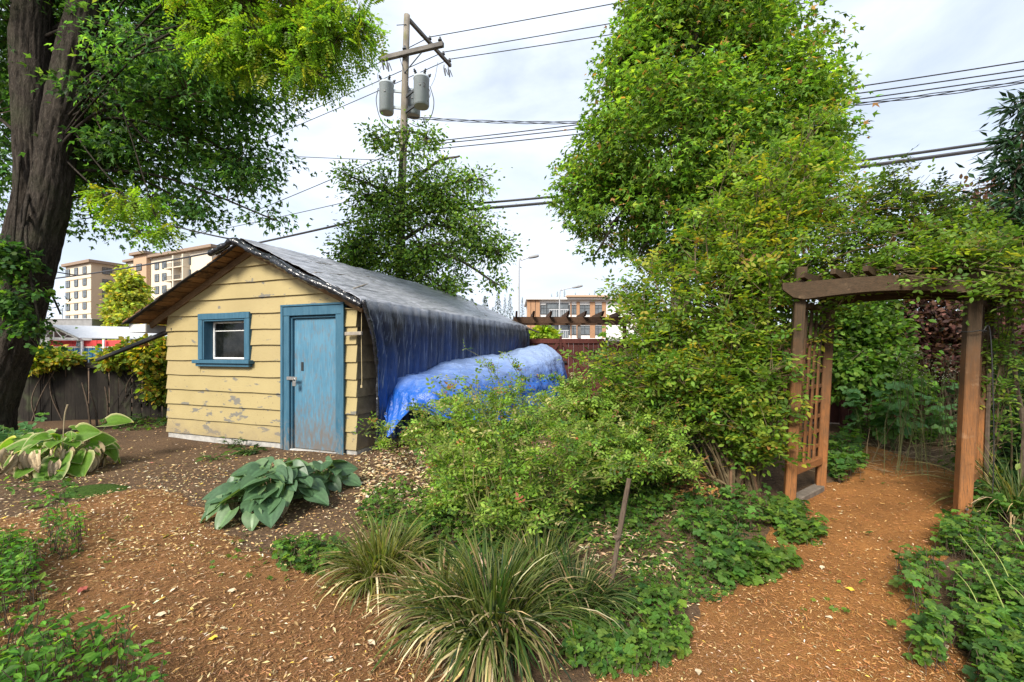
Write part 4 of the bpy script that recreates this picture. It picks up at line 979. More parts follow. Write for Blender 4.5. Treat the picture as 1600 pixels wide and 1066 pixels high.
# fused cut-outs
for q0 in (XA + (.08, -.05, -.35), YB + (-.25, 0, -.35)):
    for j in range(2):
        c = q0 + (.16 * j, 0, -.05 * j); mb = MB(); tube(mb, [c + (0, 0, .28), c + (.03, 0, .14), c + (.06, 0, -.02)], [.022, .035, .022], 8); tube(mb, [c + (.06, 0, .25), c + (.16, 0, .0)], [.02, .015], 6); beam(mb, c + (0, 0, .28), c + (0, .05, .42), .03, .03); mb.obj('fuse_cutout', M_DKMET, pole)
def trans(px, y0, y1, D, r, num=None):
    t_, b_ = P(px, y0, D), P(px, y1, D); t_[0] = b_[0]
    mb = MB(); h = t_[2] - b_[2]
    tube(mb, [b_ + (0, 0, .0), b_ + (0, 0, .03), b_ + (0, 0, .035), t_ - (0, 0, .06), t_ - (0, 0, .055), t_], np.array([r * .93, r * .93, r, r, r * 1.04, r * 1.04]), 26)
    tk = mb.obj('transformer', M_TRANS, pole, smooth=False)
    tk.data.polygons.foreach_set('use_smooth', [len(p.vertices) == 4 for p in tk.data.polygons])
    lid = MB(); tube(lid, [t_ + (0, 0, .002), t_ + (0, 0, .05), t_ + (0, 0, .10)], [r * 1.0, r * .8, r * .3], 20); o = lid.obj('lid', M_TRANS, tk); o.parent = tk
    for a in (-2.3, -.9, .2):
        bb = MB(); c = t_ + np.array((math.cos(a) * r * .75, math.sin(a) * r * .75, .01)); d = np.array((math.cos(a) * .10, math.sin(a) * .10, .14))
        tube(bb, [c, c + d * .4, c + d * .41, c + d * .7, c + d * .71, c + d], [.045, .045, .03, .05, .03, .025], 8); o = bb.obj('bushing', M_DKMET, tk); o.parent = tk
    pz = poleat((t_[2] + b_[2]) / 2)
    for z in (b_[2] + h * .22, t_[2] - h * .22):
        bb = MB(); pp = poleat(z); tc_ = np.array((b_[0], b_[1], z)); dd = nrm(pp - tc_); beam(bb, tc_ + dd * r * .96, pp - dd * .10, .05, .09, .005); o = bb.obj('bracket', M_DKMET if num else M_TRANS, tk); o.parent = tk
    bb = MB(); c = b_ + (0, -r - .01, h * .62); tube(bb, [c + (0, .012, 0), c - (0, .01, 0)], [.03, .03], 8); o = bb.obj('drain_plug', M_DKMET, tk); o.parent = tk
    return t_, b_
t1 = trans(604, 131, 177, 13.9, .225); t2 = trans(658.5, 122, 167, 13.3, .235, True); t3 = trans(646, 145, 182, 14.35, .22)
# the number stencilled on the right-hand can
cu = bpy.data.curves.new('number', 'FONT'); cu.body = '22'; cu.size = .20; cu.extrude = .003
tmp = bpy.data.objects.new('number_tmp', cu); COL.objects.link(tmp); dg = bpy.context.evaluated_depsgraph_get(); me = bpy.data.meshes.new_from_object(tmp.evaluated_get(dg)); bpy.data.objects.remove(tmp)
me.materials.clear(); me.materials.append(M_BLACKHOLE)
o = bpy.data.objects.new('number', me); COL.objects.link(o); o.parent = pole
o.location = tuple(np.array((t2[0][0] - .02, 13.3 - .236, t2[0][2] - .40)) - PB); o.rotation_euler = (R(90), 0, 0.2)
def lead(name, pts, r, label=None):
    mb = MB(); tube(mb, pts, r, 6, 24); return mb.obj(name, M_DKMET, pole)
lead('lead_wire', [P(591, 138, 13.9), P(588, 160, 13.8), P(597, 190, 13.8), P(622, 210, 13.85)], .014)
lead('lead_wire', [P(672, 135, 13.3), P(678, 160, 13.3), P(672, 185, 13.4), P(655, 198, 13.6), P(640, 193, 13.8)], .014)
lead('lead_wire', [P(684, 98, 15.2), P(680, 120, 14.2), P(674, 134, 13.4)], .008)
lead('lead_wire', [P(596, 104, 14.1), P(590, 118, 14.0), P(594, 133, 13.9)], .008)
lead('lead_wire', [P(670, 137, 13.2), P(672, 148, 13.15), P(666, 163, 13.2)], .010)
mb = MB(); tube(mb, [poleat(11.9) + (-.3, -.08, 0), poleat(11.9) + (.02, -.11, 0)], .012, 6); mb.obj('bolt', M_DKMET, pole)

M_WIRE = simple('black_cable', (.022, .022, .024), .6, .3)
M_CABLE = simple('grey_black_cable', (.045, .045, .05), .55, .4)
def wire(a, b, r, label, sag=.012, name='power_line', cat='power line', grp='overhead wires', mat=None):
    a, b = np.asarray(a), np.asarray(b); n = 40; t = np.linspace(0, 1, n)[:, None]; p = a + (b - a) * t
    p[:, 2] -= (4 * t * (1 - t))[:, 0] * sag * np.linalg.norm(b - a); mb = MB(); tube(mb, p, r, 6)
    return tag(mb.obj(name, mat or M_WIRE, None, a), label, cat, grp)
I1, I2, I3 = YA + (YB - YA) * .46 + (0, 0, .2), YA + (YB - YA) * .80 + (0, 0, .2), YA + (YB - YA) * .97 + (0, 0, .2)
wire(I1, P(1750, -150, 11.5), .014, 'topmost power line from the pole top to the upper right', .004)
wire(I2, P(1750, -112, 11.8), .014, 'second power line from the pole top toward the maple', .004)
wire(I3, P(1750, -80, 12.0), .014, 'third power line from the pole arm toward the maple', .004)
wire(I1, P(330, 222, 24), .014, 'upper power line running left from the pole arm', .006)
wire(I2, P(300, 247, 25), .014, 'middle power line running left from the pole arm', .006)
wire(I3, P(300, 262, 25), .014, 'lower power line running left behind the transformers', .006)
mb = MB()
S1 = poleat(8.15)
for k, (yr, dy, rr, lab) in enumerate([(88, 0, .014, 'highest of four lower wires right of the maple'), (102, 4, .014, 'second of four lower wires right of the maple'), (112, 12, .014, 'third of four lower wires right of the maple')]):
    wire(S1 + (0, .05, -dy * .02), P(1700, yr - 8, 9.7), rr, lab, .008)
A, B = poleat(9.0) + (.1, 0, 0), P(1700, 112, 9.6); t = np.linspace(0, 1, 60)[:, None]; p = A + (B - A) * t; p[:, 2] -= (4 * t * (1 - t))[:, 0] * .55
mb = MB()
for q in range(3): tube(mb, p + np.stack([0 * t[:, 0], .03 * np.cos(t[:, 0] * 40 + q * 2.1), .035 * np.sin(t[:, 0] * 40 + q * 2.1)], -1), .011, 5)
tag(mb.obj('power_line', M_WIRE, None, A), 'twisted bundle of black service cable sagging from the pole to the right', 'power line', 'overhead wires')
S2 = poleat(5.95)
wire(S2 + (0, -.15, .05), P(1700, 200, 8.8), .032, 'upper thick grey communication cable right of the maple', .012, 'cable', 'cable', mat=M_CABLE)
wire(S2 + (0, -.15, -.12), P(1700, 210, 8.75), .040, 'lower thickest grey communication cable right of the maple', .012, 'cable', 'cable', mat=M_CABLE)
wire(S2 + (0, -.15, 0), P(40, 440, 26), .036, 'thick black cable running left from pole behind the shed', .010, 'cable', 'cable', mat=M_CABLE)
wire(poleat(8.0), P(250, 386, 24), .013, 'thin wire sloping down left below the transformers', .006)
wire(poleat(7.6), P(250, 233, 15.5), .010, 'thin pale wire running level to the left of the pole', .004)
wire(poleat(6.7), P(300, 367, 22), .012, 'thin wire with a clamp running left from the small tree', .004)
wire(P(120, 300, 7.6), sw((SW / 2 - .05, -.36, RH + .07)), .012, 'service wire coming through leaves to the shed roof peak', .02)
wire(P(-40, 395, 9.0), P(118, 430, 11), .014, 'short dark wire beside the big trunk above the roofs', .02)

# ================================================================ FAR BUILDINGS
M_STUC = simple('cream_stucco', (.60, .53, .42), .85, .2, var=.06); M_STUC2 = simple('tan_stucco', (.47, .37, .26), .85, .2, var=.06)
M_BRN = simple('brown_stucco', (.44, .30, .20), .85, .2, var=.06); M_ROOFB = simple('brown_cornice', (.25, .18, .13), .8)
M_WF = simple('dark_window_frame', (.045, .05, .055), .5); M_WP = simple('window_glass', (.11, .125, .135), .08, .6, var=.4, ns=1.5)
M_WP.node_tree.nodes['Principled BSDF'].inputs['Roughness'].default_value = .08
def box_building(b, part, mat, A, d, Lx, dep_, z0, z1, ch=.02):
    """box whose front runs from A along d; goes back by dep_"""
    bk_ = np.array((-d[1], d[0], 0)); M = np.eye(4); M[:3, 0] = d; M[:3, 1] = bk_; M[:3, 3] = A
    mb = MB(); box(mb, (0, 0, z0), (Lx, dep_, z1), ch, M); return mb.obj(part, mat, b)
WCACHE = {}
def winat(b, A, d, x, z, w, h, cross=True, fr=None, pn=None):
    fr = fr or M_WF; key = (round(w, 2), round(h, 2), cross, fr.name)
    if key not in WCACHE:
        mb = MB(); t = .09
        box(mb, (-w / 2, -.06, -h / 2), (-w / 2 + t, .05, h / 2), .01); box(mb, (w / 2 - t, -.06, -h / 2), (w / 2, .05, h / 2), .01)
        box(mb, (-w / 2 + t, -.06, -h / 2), (w / 2 - t, .05, -h / 2 + t), .01); box(mb, (-w / 2 + t, -.06, h / 2 - t), (w / 2 - t, .05, h / 2), .01)
        if cross: box(mb, (-t * .35, -.05, -h / 2 + t), (t * .35, .04, h / 2 - t), .01); box(mb, (-w / 2 + t, -.04, h * .12), (w / 2 - t, .04, h * .12 + t * .7), .01)
        p_ = MB(); box(p_, (-w / 2 + t * .9, -.02, -h / 2 + t * .9), (w / 2 - t * .9, .02, h / 2 - t * .9), .002)
        WCACHE[key] = (mb.mesh('window', fr, (0, 0, 0), False), p_.mesh('pane', pn or M_WP, (0, 0, 0), False))
    wm, pm_ = WCACHE[key]; pos = A + d * x + np.array((0, 0, z)) - ORG[b.name]
    o = inst(wm, 'window', b, pos, (0, 0, math.atan2(d[1], d[0]))); inst(pm_, 'pane', o)
c0 = np.array((-106.4, 110.0, 0)); dl = nrm(np.array((-12.5, 6.0, 0))); dr = nrm(np.array((6.0, 12.5, 0))); df_ = -dl
apt = thing('apartment_building', 'cream and tan seven storey apartment block beyond the fence', 'building', c0)
A0 = c0 + dl * 14.0
box_building(apt, 'wall', M_STUC, A0, df_, 14.0, 7.0, 0, 24)
box_building(apt, 'side_wall', M_STUC2, c0 + dr * .0 + df_ * .005, dr, 6.9, .1, 0, 23.9)
box_building(apt, 'cornice', M_ROOFB, A0 - df_ * .6 - dr * .7, df_, 15.3, 9, 24.02, 24.75)
for k in range(1, 7): box_building(apt, 'floor_band', M_STUC2, A0 - dr * .1, df_, 14.0, .09, 3.05 * k + 1.9, 3.05 * k + 2.15)
B0 = c0 + dr * 7.0 + df_ * .3
box_building(apt, 'wall', M_STUC, B0, df_, 38, 16, 0, 25.2)
box_building(apt, 'tower', M_BRN, B0 + df_ * 6.2 - dr * 1.0, df_, 6.2, .9, 0, 26.2)
box_building(apt, 'cornice', M_ROOFB, B0 + df_ * 5.7 - dr * 1.8, df_, 7.2, 4, 26.22, 26.9)
box_building(apt, 'cornice', M_ROOFB, B0 + df_ * 12.4 - dr * 1.0, df_, 27, 16, 25.22, 25.9)
box_building(apt, 'cornice', M_ROOFB, B0 - dr * .8, df_, 6.1, 6, 25.22, 25.8)
for k in range(7):
    z = 22.4 - 3.05 * k
    if z < 3: break
    for x in (1.5, 6.2, 10.8): winat(apt, A0 - dr * .12, df_, x, z, 1.9 if x > 2 else 2.2, 1.8)
    winat(apt, c0 + df_ * .11, dr, 3.2, z, 2.0, 1.75)
    for x in (2.0, 4.6, 15.3, 18.6, 29): winat(apt, B0 - dr * .1, df_, x, z + .7, 1.9, 1.9)
    winat(apt, B0 + df_ * 6.2 - dr * 1.1, df_, 2.9, z + .7, 2.4, 1.7)
    for x in (21.5, 25.5):
        bq = B0 + df_ * x - dr * 1.5
        box_building(apt, 'balcony_floor', M_STUC, bq, df_, 3.4, 1.45, z - .9, z - .65)
        box_building(apt, 'balcony_rail', M_WF, bq + dr * .05, df_, 3.4, .06, z + .25, z + .34)
        mb = MB(); M = np.eye(4); M[:3, 0] = df_; M[:3, 1] = dr; M[:3, 3] = bq + dr * .05
        for j in range(12): box(mb, (.05 + j * .3, 0, z - .64), (.10 + j * .3, .05, z + .24), .005, M)
        mb.obj('balusters' if 0 else 'railing', M_WF, apt)
        winat(apt, B0 - dr * .1, df_, x + 1.6, z + .5, 2.2, 2.1)
        box_building(apt, 'balcony_pier', M_STUC, bq + df_ * 3.42, df_, .5, 1.45, z - .9, z + 2.1)
# low grey building
lo = P(62, 512, 60); lo[2] = 0
low = thing('low_building', 'low flat grey building in front of the apartment block', 'building', lo)
box_building(low, 'wall', simple('weathered_grey_boards', (.26, .26, .26), .9, .2, var=.2, ns=2), lo, np.array((1., 0, 0)), 7.2, 5, 0, 5.9)
box_building(low, 'parapet', simple('light_grey_coping', (.42, .42, .42), .8), lo + (-.1, -.1, 0), np.array((1., 0, 0)), 7.4, 5.2, 5.92, 6.05)
for k in range(3): winat(low, lo + (0, -.02, 0), np.array((1., 0, 0)), 1.2 + 2.3 * k, 2.0, 1.2, 1.2)
mb = MB(); tube(mb, [lo + (2.1, 1, 6.05), lo + (2.1, 1, 7.6)], .03, 6); beam(mb, lo + (1.7, 1, 7.2), lo + (2.5, 1, 7.2), .04, .04); beam(mb, lo + (1.8, 1, 7.5), lo + (2.4, 1, 7.5), .04, .04); mb.obj('aerial', M_DKMET, low)
# white-roofed market shelter with trusses
M_WROOF = simple('pale_metal_roof', (.44, .46, .49), .5, .4, var=.08); M_WSTEEL = simple('white_steel', (.75, .75, .74), .5); M_REDP = simple('red_panel', (.62, .06, .06), .6, var=.12); M_BLUEP = simple('blue_panel', (.035, .17, .33), .6, var=.15); M_CREAM = simple('cream_band', (.66, .60, .52), .8)
DM = 34.0; sx = lambda px, d_=DM: (px - CX) / F * d_
so = np.array((sx(62), DM, 0)); mk = thing('market_shelter', 'white roofed shelter with open trusses and red panels', 'building', so)
zr, ze = 3.40, 2.50; xl, xm, xr = sx(50), sx(84), sx(126)
ze2 = 2.42
# gable truss facing the camera; the roof runs off to the right and back
dr2 = nrm(np.array((5.0, 4.4, 0)))
mb = MB()
for (a, b_) in (((xl, ze), (xm, zr)), ((xm, zr), (xr, ze2)), ((xl, ze), (xr, ze2))): beam(mb, (a[0], DM, a[1]), (b_[0], DM, b_[1]), .12, .14, .01)
mb.obj('gable_frame', M_WSTEEL, mk)
mb = MB()
for (a, b_) in (((xm, zr - .1), (xm - .75, ze + .05)), ((xm, zr - .1), (xm + .7, ze + .03)), ((xm - .75, ze + .05), (xm - 1.2, ze + .4)), ((xm + .7, ze + .03), (xm + 1.25, ze + .42)), ((xm, zr), (xm, ze))): beam(mb, (a[0], DM, a[1]), (b_[0], DM, b_[1]), .05, .06, .005)
mb.obj('truss', M_WSTEEL, mk)
run = dr2 * 14
q = [np.array((xl - .1, DM - .2, ze + .1)), np.array((xm, DM - .2, zr + .1)), np.array((xr + .1, DM - .2, ze2 + .08))]
mb = MB(); V = q + [p_ + run for p_ in q]; V = V + [p_ + np.array((0, 0, .06)) for p_ in V]
mb.add(V, None, [(0, 1, 4, 3), (1, 2, 5, 4), (6, 9, 10, 7), (7, 10, 11, 8), (0, 6, 7, 1), (1, 7, 8, 2), (2, 8, 11, 5), (3, 4, 10, 9), (4, 5, 11, 10), (0, 3, 9, 6)]); mb.obj('roof', M_WROOF, mk)
for i in range(6):
    x0 = sx(70) + i * .95; mb = MB(); box(mb, (x0, DM + .3, 1.88), (x0 + .91, DM + .36, 2.36), .01); mb.obj('red_panel', M_REDP, mk)
mb = MB(); box(mb, (sx(56), DM + .26, 1.76), (sx(215), DM + .34, 1.87), .01); mb.obj('band', M_CREAM, mk)
for i in range(22):
    x0 = sx(60) + i * .36; mb = MB(); box(mb, (x0, DM + .3, .3), (x0 + .30, DM + .38, 1.75), .02); mb.obj('blue_panel', M_BLUEP, mk)
mb = MB(); box(mb, (sx(115), DM + .20, 1.88), (sx(126), DM + .255, 2.37), .008); mb.obj('mural', M_CREAM, mk)
mp_ = bpy.data.objects['mural']
for i, (px, cc) in enumerate([(117.5, (.15, .16, .2)), (120.5, (.25, .3, .3)), (123.5, (.12, .12, .14))]):
    mb = MB(); x0 = sx(px); tube(mb, [(x0, DM + .19, 1.90), (x0, DM + .19, 2.06), (x0, DM + .19, 2.16)], [.10, .09, .03], 8); tube(mb, [(x0, DM + .19, 2.15), (x0, DM + .19, 2.2), (x0, DM + .19, 2.28)], [.04, .065, .03], 8)
    o = mb.obj('painted_figure', simple('figure_paint_%d' % i, cc, .8), mk)
for px in (56, 126, 160, 200):
    mb = MB(); box(mb, (sx(px) - .06, DM + .05, 0), (sx(px) + .06, DM + .17, 2.42), .01); mb.obj('post', M_WSTEEL, mk)
# townhouses to the right
M_TW = simple('white_cladding', (.66, .65, .63), .7, var=.05); M_TO = simple('orange_brown_cladding', (.33, .185, .10), .7, var=.12); M_GRYW = simple('pale_grey_wall', (.50, .51, .53), .8, var=.08)
DT = 58.0; tx = lambda px: (px - CX) / F * DT; tz = lambda py: H + (HY - py) / F * DT
ex = np.array((1., 0, 0)); to = np.array((tx(823), DT, 0)); tw = thing('townhouse_block', 'three storey townhouse block with orange brown and white panels', 'building', to)
box_building(tw, 'wall', M_TW, to + (.2, .2, 0), ex, tx(1010) - tx(823), 9, 0, tz(469))
for i, (p0, p1) in enumerate([(823.5, 829.2), (829.8, 836.3), (837, 843.5)]):
    for j in range(3): box_building(tw, 'orange_panel', M_TO, np.array((tx(p0), DT - .1, 0)), ex, tx(p1) - tx(p0), .28, .1 + 2.75 * j + .2, 2.75 * (j + 1) + .1)
box_building(tw, 'roof', M_TW, to + (-.1, -.5, 0), ex, tx(1010) - tx(823) + .6, 10, tz(469) + .02, tz(469) + .3)
box_building(tw, 'roof_edge', M_BRN, np.array((tx(884), DT - .9, 0)), ex, 5.6, 1.4, tz(469) + .31, tz(469) + .55)
for p0, p1 in ((891.5, 893), (901, 906), (922, 930), (941, 947)): 
    for j in range(3): box_building(tw, 'orange_panel', M_TO, np.array((tx(p0), DT + .05, 0)), ex, tx(p1) - tx(p0), .12, .2 + 2.75 * j, 2.75 * (j + 1) - .1)
for j in range(3):
    z = 1.6 + 2.75 * j
    for px, w in ((850, .9), (896.5, 1.3), (914, 1.9), (935, 1.6)): winat(tw, to + (0, .17, 0), ex, tx(px) - to[0], z, w, 1.25)
    winat(tw, to + (0, .17, 0), ex, tx(871) - to[0], z - .1, 3.0, 1.9)
    bq = np.array((tx(857), DT - 1.3, 0)); box_building(tw, 'balcony_floor', M_TW, bq, ex, tx(887) - tx(857), 1.45, z - 1.35, z - 1.1)
    box_building(tw, 'balcony_rail', M_GRYW, bq, ex, tx(887) - tx(857), .05, z - .16, z - .08)
    for k in range(9): box_building(tw, 'baluster', M_GRYW, bq + ex * (k * .30), ex, .05, .05, z - 1.08, z - .17)
w0 = np.array((tx(868) * .5, 29, 0)); wl = thing('roadside_wall', 'pale grey wall standing beyond the brown gate', 'wall', w0)
box_building(wl, 'wall_face', M_GRYW, w0, ex, 6.0, .25, 0, 2.25); box_building(wl, 'coping', M_TW, w0 + (-.05, -.05, 0), ex, 6.1, .35, 2.26, 2.36)
# street lamps
M_LAMP = simple('galvanised_lamp', (.40, .41, .42), .5, .5, .3, var=.1)
for (px, ytop, arm, D, lab) in ((811, 405, 27, 42, 'taller nearer street lamp with curved arm beyond the gate'), (874.5, 452, 36, 52, 'fainter farther street lamp over the townhouse roof')):
    b0 = P(px, HY, D); b0[2] = 0; top = P(px, ytop, D); s = D / F
    l = thing('street_lamp', lab, 'street lamp', b0, group='street lamps on the road')
    mb = MB(); tube(mb, [b0, b0 + (0, 0, 1.5), top - (0, 0, 9 * s), top + (4 * s, 0, -2 * s), top + (9 * s, 0, 0), top + (arm * .55 * s, 0, 2.2 * s)], [.13, .10, .075, .06, .055, .05], 8, 30); mb.obj('pole', M_LAMP, l, smooth=True)
    mb = MB(); c = top + (arm * .55 * s, 0, 2.2 * s); e_ = c + (16 * s, 0, 3.4 * s); tube(mb, [c - (.05, 0, 0), c + (e_ - c) * .15, c + (e_ - c) * .6, c + (e_ - c) * .95, e_], [.06, .13, .17, .14, .05], 10, 14); mb.obj('lamp_head', simple('lamp_grey', (.24, .25, .26), .5), l, smooth=True)

# ================================================================ TREES AND PLANTS
ZUP = np.array((0, 0, 1.))
def bark(name, c1, c2, c3, s=1.0):
    m, nt, b, _ = newmat(name); setb(b, .95, .15)
    g = noise(nt, coords(nt, 'Position', (1, 1, .26)), 17 * s, 7, .68, .5); g2 = noise(nt, coords(nt, 'Position', (1, 1, .4)), 60 * s, 4, .7); n1 = noise(nt, coords(nt, 'Position'), 1.6, 4)
    c = mixc(nt, ramp(nt, g, .34, .64), c1, c2); c = mixc(nt, ramp(nt, g2, .55, .8), c, c3); c = mixc(nt, math_(nt, 'MULTIPLY', ramp(nt, n1, .5, .7), .35), c, (.06, .07, .035))
    nt.links.new(c, b.inputs['Base Color']); bump(nt, b, math_(nt, 'ADD', g, math_(nt, 'MULTIPLY', g2, .4)), 1.0, .05); return m
M_BARK = bark('furrowed_bark', (.012, .010, .008), (.060, .049, .039), (.14, .12, .10)); M_BARK2 = bark('grey_bark', (.06, .05, .04), (.15, .13, .11), (.22, .2, .17), 1.4)
def furrow(seed, amp=.13, k=13.0):
    def f(p, a):
        A = np.repeat(a[None], len(p), 0); Zz = np.repeat(p[:, 2:3], len(a), 1)
        q = np.stack([np.cos(A) * k * .5 + seed, np.sin(A) * k * .5, Zz * 2.0], -1)
        r = 1 - np.abs(2 * fbm(q, 3) - 1) * 2
        big = fbm(np.stack([np.cos(A) * 1.2 + seed, np.sin(A) * 1.2, Zz * .5], -1), 2) - .5
        return 1 + amp * r + .22 * big
    return f
def clusters(lobes, n, thr=.40, fr=1.1, shell=.5, seed=0.0):
    w = np.array([np.prod(l[1]) ** (2 / 3) for l in lobes]); w /= w.sum(); k = RNG.choice(len(lobes), n, p=w)
    c = np.array([l[0] for l in lobes])[k]; r = np.array([l[1] for l in lobes])[k]
    d = sph(n); rad = (1 - shell * rnd(n) ** 1.6) * (.70 + .60 * fbm(d * 2.3 + k[:, None] * 5.1 + seed, 3))
    p = c + d * r * rad[:, None]; keep = fbm(p * fr + seed + 3, 3) > thr
    return p[keep], nrm(d * np.array((1, 1, .8)))[keep], k[keep]
def foliage(mb, p, o, per, crad, tpl, size, pl, droop=.35, flat=.55, upw=.7, width=1.0, cj=.0):
    n = len(p); P_ = np.repeat(p, per, 0); O = np.repeat(o, per, 0); N = n * per
    off = gau(N, 3) * crad * np.array((1, 1, flat))
    ax = nrm(O * .6 + nrm(off) * .7 + gau(N, 3) * .45 - ZUP * droop)
    nm = nrm(ZUP * upw + O * .6 + gau(N, 3) * .55)
    col = pal(N, pl) * np.repeat(1 + .32 * gau(n, 1).clip(-2, 2), per, 0)
    leafs(mb, tpl, P_ + off, ax, nm, size * (.65 + .6 * rnd(N)), np.clip(col, .004, .8), width=width)
def limbs(tr, par, trunkpts, lobes, r0, mat, droop=0.0, tmin=.35, name='branch', sides=7):
    """one curved limb per lobe, from the trunk to the lobe's middle; returns points along them for the twigs"""
    out = []
    T = crom(trunkpts, 60)
    for c, r in lobes:
        c = np.asarray(c, float); dz = c[2] - np.linalg.norm(c[:2] - T[-1][:2]) * .55
        cand = T[int(60 * tmin):]; i = int(np.argmin(np.abs(cand[:, 2] - dz - .9 * gau(1)[0]))); i = min(len(cand) - 1, i + (random.randrange(0, 14) if i < 3 else 0)); s = cand[i]
        mid = s * .5 + c * .5 + ZUP * (np.linalg.norm(c - s) * .10) + gau(3) * .12
        L_ = np.linalg.norm(c - s); q = crom([s, mid, c, c + (c - mid) * .10 - ZUP * droop], 22)
        rr = min(r0, .022 * L_ + .018); mb = MB(); tube(mb, q, np.linspace(rr, rr * .22, 22), sides); mb.obj(name, mat, par, smooth=True)
        out.append(q[5:])
    return np.vstack(out)
def join_twigs(mb, p, L, r0=.012, r1=.004, frac=1.0, mi=1):
    k = rnd(len(p)) < frac; p = p[k]; idx = np.empty(len(p), int)
    for i in range(0, len(p), 2000): idx[i:i + 2000] = ((p[i:i + 2000, None] - L[None]) ** 2).sum(-1).argmin(1)
    k = np.linalg.norm(L[idx] - p, axis=1) < .95; twigs(mb, L[idx][k], p[k], r0, r1, mi, .08)
def tree(name, label, base, tpts, trad, lobes, ncl, per, crad, tpl, size, pl, bark_m=None, r0=.12, thr=.40, fr=1.1, shell=.5, droop=.35, furr=None, sides=16, twf=.5, seed=0.0, group=None, tmin=.35, trn=40, cat='tree', width=1.0, flat=.55):
    t = thing(name, label, cat, base, group=group); bark_m = bark_m or M_BARK2
    mb = MB(); tube(mb, tpts, trad, sides, trn, furrow=furr); mb.obj('trunk', bark_m, t, smooth=True)
    L_ = limbs(mb, t, tpts, lobes, r0, bark_m, tmin=tmin) if r0 else np.array(crom(tpts, 30))
    p, o, k = clusters(lobes, ncl, thr, fr, shell, seed); mb = MB()
    foliage(mb, p, o, per, crad, tpl, size, pl, droop, width=width, flat=flat)
    if twf: join_twigs(mb, p, L_, frac=twf)
    mb.obj('crown', [M_LEAF, M_TWIG], t)
    return t
def lob(px, py, D, r, sy=1.0, sz=1.0): return (P(px, py, D), (r, r * sy, r * sz))

# ---- the double-stemmed tree on the left
GM = [((.065, .155, .044), 5), ((.09, .205, .050), 4), ((.125, .26, .055), 2.5), ((.15, .26, .05), 1), ((.028, .075, .026), 2)]
b0 = np.array((-8.66, 7.2, 0))
tp1 = [b0 + (-.15, 0, -.3), b0 + (-.06, 0, .5), P(0, 520, 7.2), P(30, 400, 7.2), P(52, 300, 7.2), P(50, 200, 7.2), P(50, 60, 7.3), P(58, -120, 7.4), P(66, -330, 7.6)]
lobM = [lob(30, 60, 8.3, 1.9), lob(190, 70, 8.4, 1.7, 1, .8), lob(300, 170, 8.2, 1.25, 1, .8), lob(215, 250, 8.3, 1.15, 1, .8), lob(385, 262, 8.0, .85, 1, .6), lob(300, 320, 8.0, .75, 1, .5), lob(250, 130, 8.2, 1.3), lob(160, 280, 8.2, .9), lob(340, 230, 8.1, .9, 1, .8), lob(130, 60, 8.8, 1.6), lob(240, 60, 6.9, .8, 1, .8), lob(180, 140, 7.0, .62, 1, .7), lob(280, 150, 7.0, .75, 1, .7), lob(230, 220, 7.1, .7, 1, .6), lob(160, 225, 7.6, .5), lob(350, 120, 7.2, .6, 1, .7), lob(120, 190, 8.6, 1.1), lob(-70, 230, 8.0, 1.5),
        lob(420, 340, 7.9, .32, 1, .35), lob(215, 360, 7.7, .45, 1, .45), lob(140, 330, 8.2, .55), lob(380, 155, 8.1, .85, 1, .5), lob(300, 20, 8.6, 1.3), lob(110, -140, 8.2, 2.6), lob(330, -130, 8.4, 2.0), lob(-160, -20, 7.6, 2.1), lob(25, 415, 6.65, .26, .6, .5), lob(15, 470, 6.6, .30, .5, .5), lob(60, 500, 6.6, .14, .6, .5), lob(90, 480, 7.6, .18, .6, .4)]
maple_left = tree('shade_tree', 'large dark leaved shade tree with thick left stem at the old fence', b0, tp1, [.42, .31, .25, .225, .21, .20, .24, .21, .16], lobM, 5200, 19, .17, T_TRI, .106, GM, M_BARK, .03, .44, 1.35, .75, .55, furrow(1.3), 84, .45, 1.0, trn=170, tmin=.5)
p, o, k = clusters([lob(18, 410, 6.55, .30, .5, .7), lob(10, 470, 6.5, .34, .5, .7), lob(52, 455, 6.6, .16, .5, .9), lob(45, 510, 6.6, .20, .5, .7), lob(-5, 400, 6.5, .3, .5, .9), lob(62, 540, 6.7, .10, .5, .8)], 120, .25, 2.0, .9, 3.0)
mb = MB(); foliage(mb, p, o, 11, .09, T_MAPLE5, .085, [((.05, .13, .028), 4), ((.09, .19, .035), 3), ((.03, .08, .025), 3)], .5); join_twigs(mb, p, np.array([P(0, 560, 6.7), P(20, 500, 6.72), P(40, 450, 6.74)]), .006, .003, .8)
mb.obj('sucker_shoot', [M_LEAF, M_TWIG], maple_left)
tp2 = [b0 + (.08, -.10, -.3), b0 + (.12, -.08, .5), P(22, 520, 7.1), P(56, 400, 7.1), P(80, 300, 7.12), P(92, 210, 7.15), P(122, 80, 7.25), P(155, -60, 7.25), P(220, -260, 7.0)]
GL = [((.17, .31, .030), 5), ((.23, .36, .034), 4), ((.12, .25, .03), 3), ((.32, .36, .04), 1.2), ((.09, .20, .025), 1.5)]
loc = thing('locust_tree', 'bright yellow green feathery tree whose stem fuses with the shade tree', 'tree', b0 + (.2, -.1, 0))
mb = MB(); tube(mb, tp2, [.37, .29, .25, .235, .225, .21, .24, .21, .16], 84, 170, furrow=furrow(6.1)); mb.obj('trunk', M_BARK, loc, smooth=True)
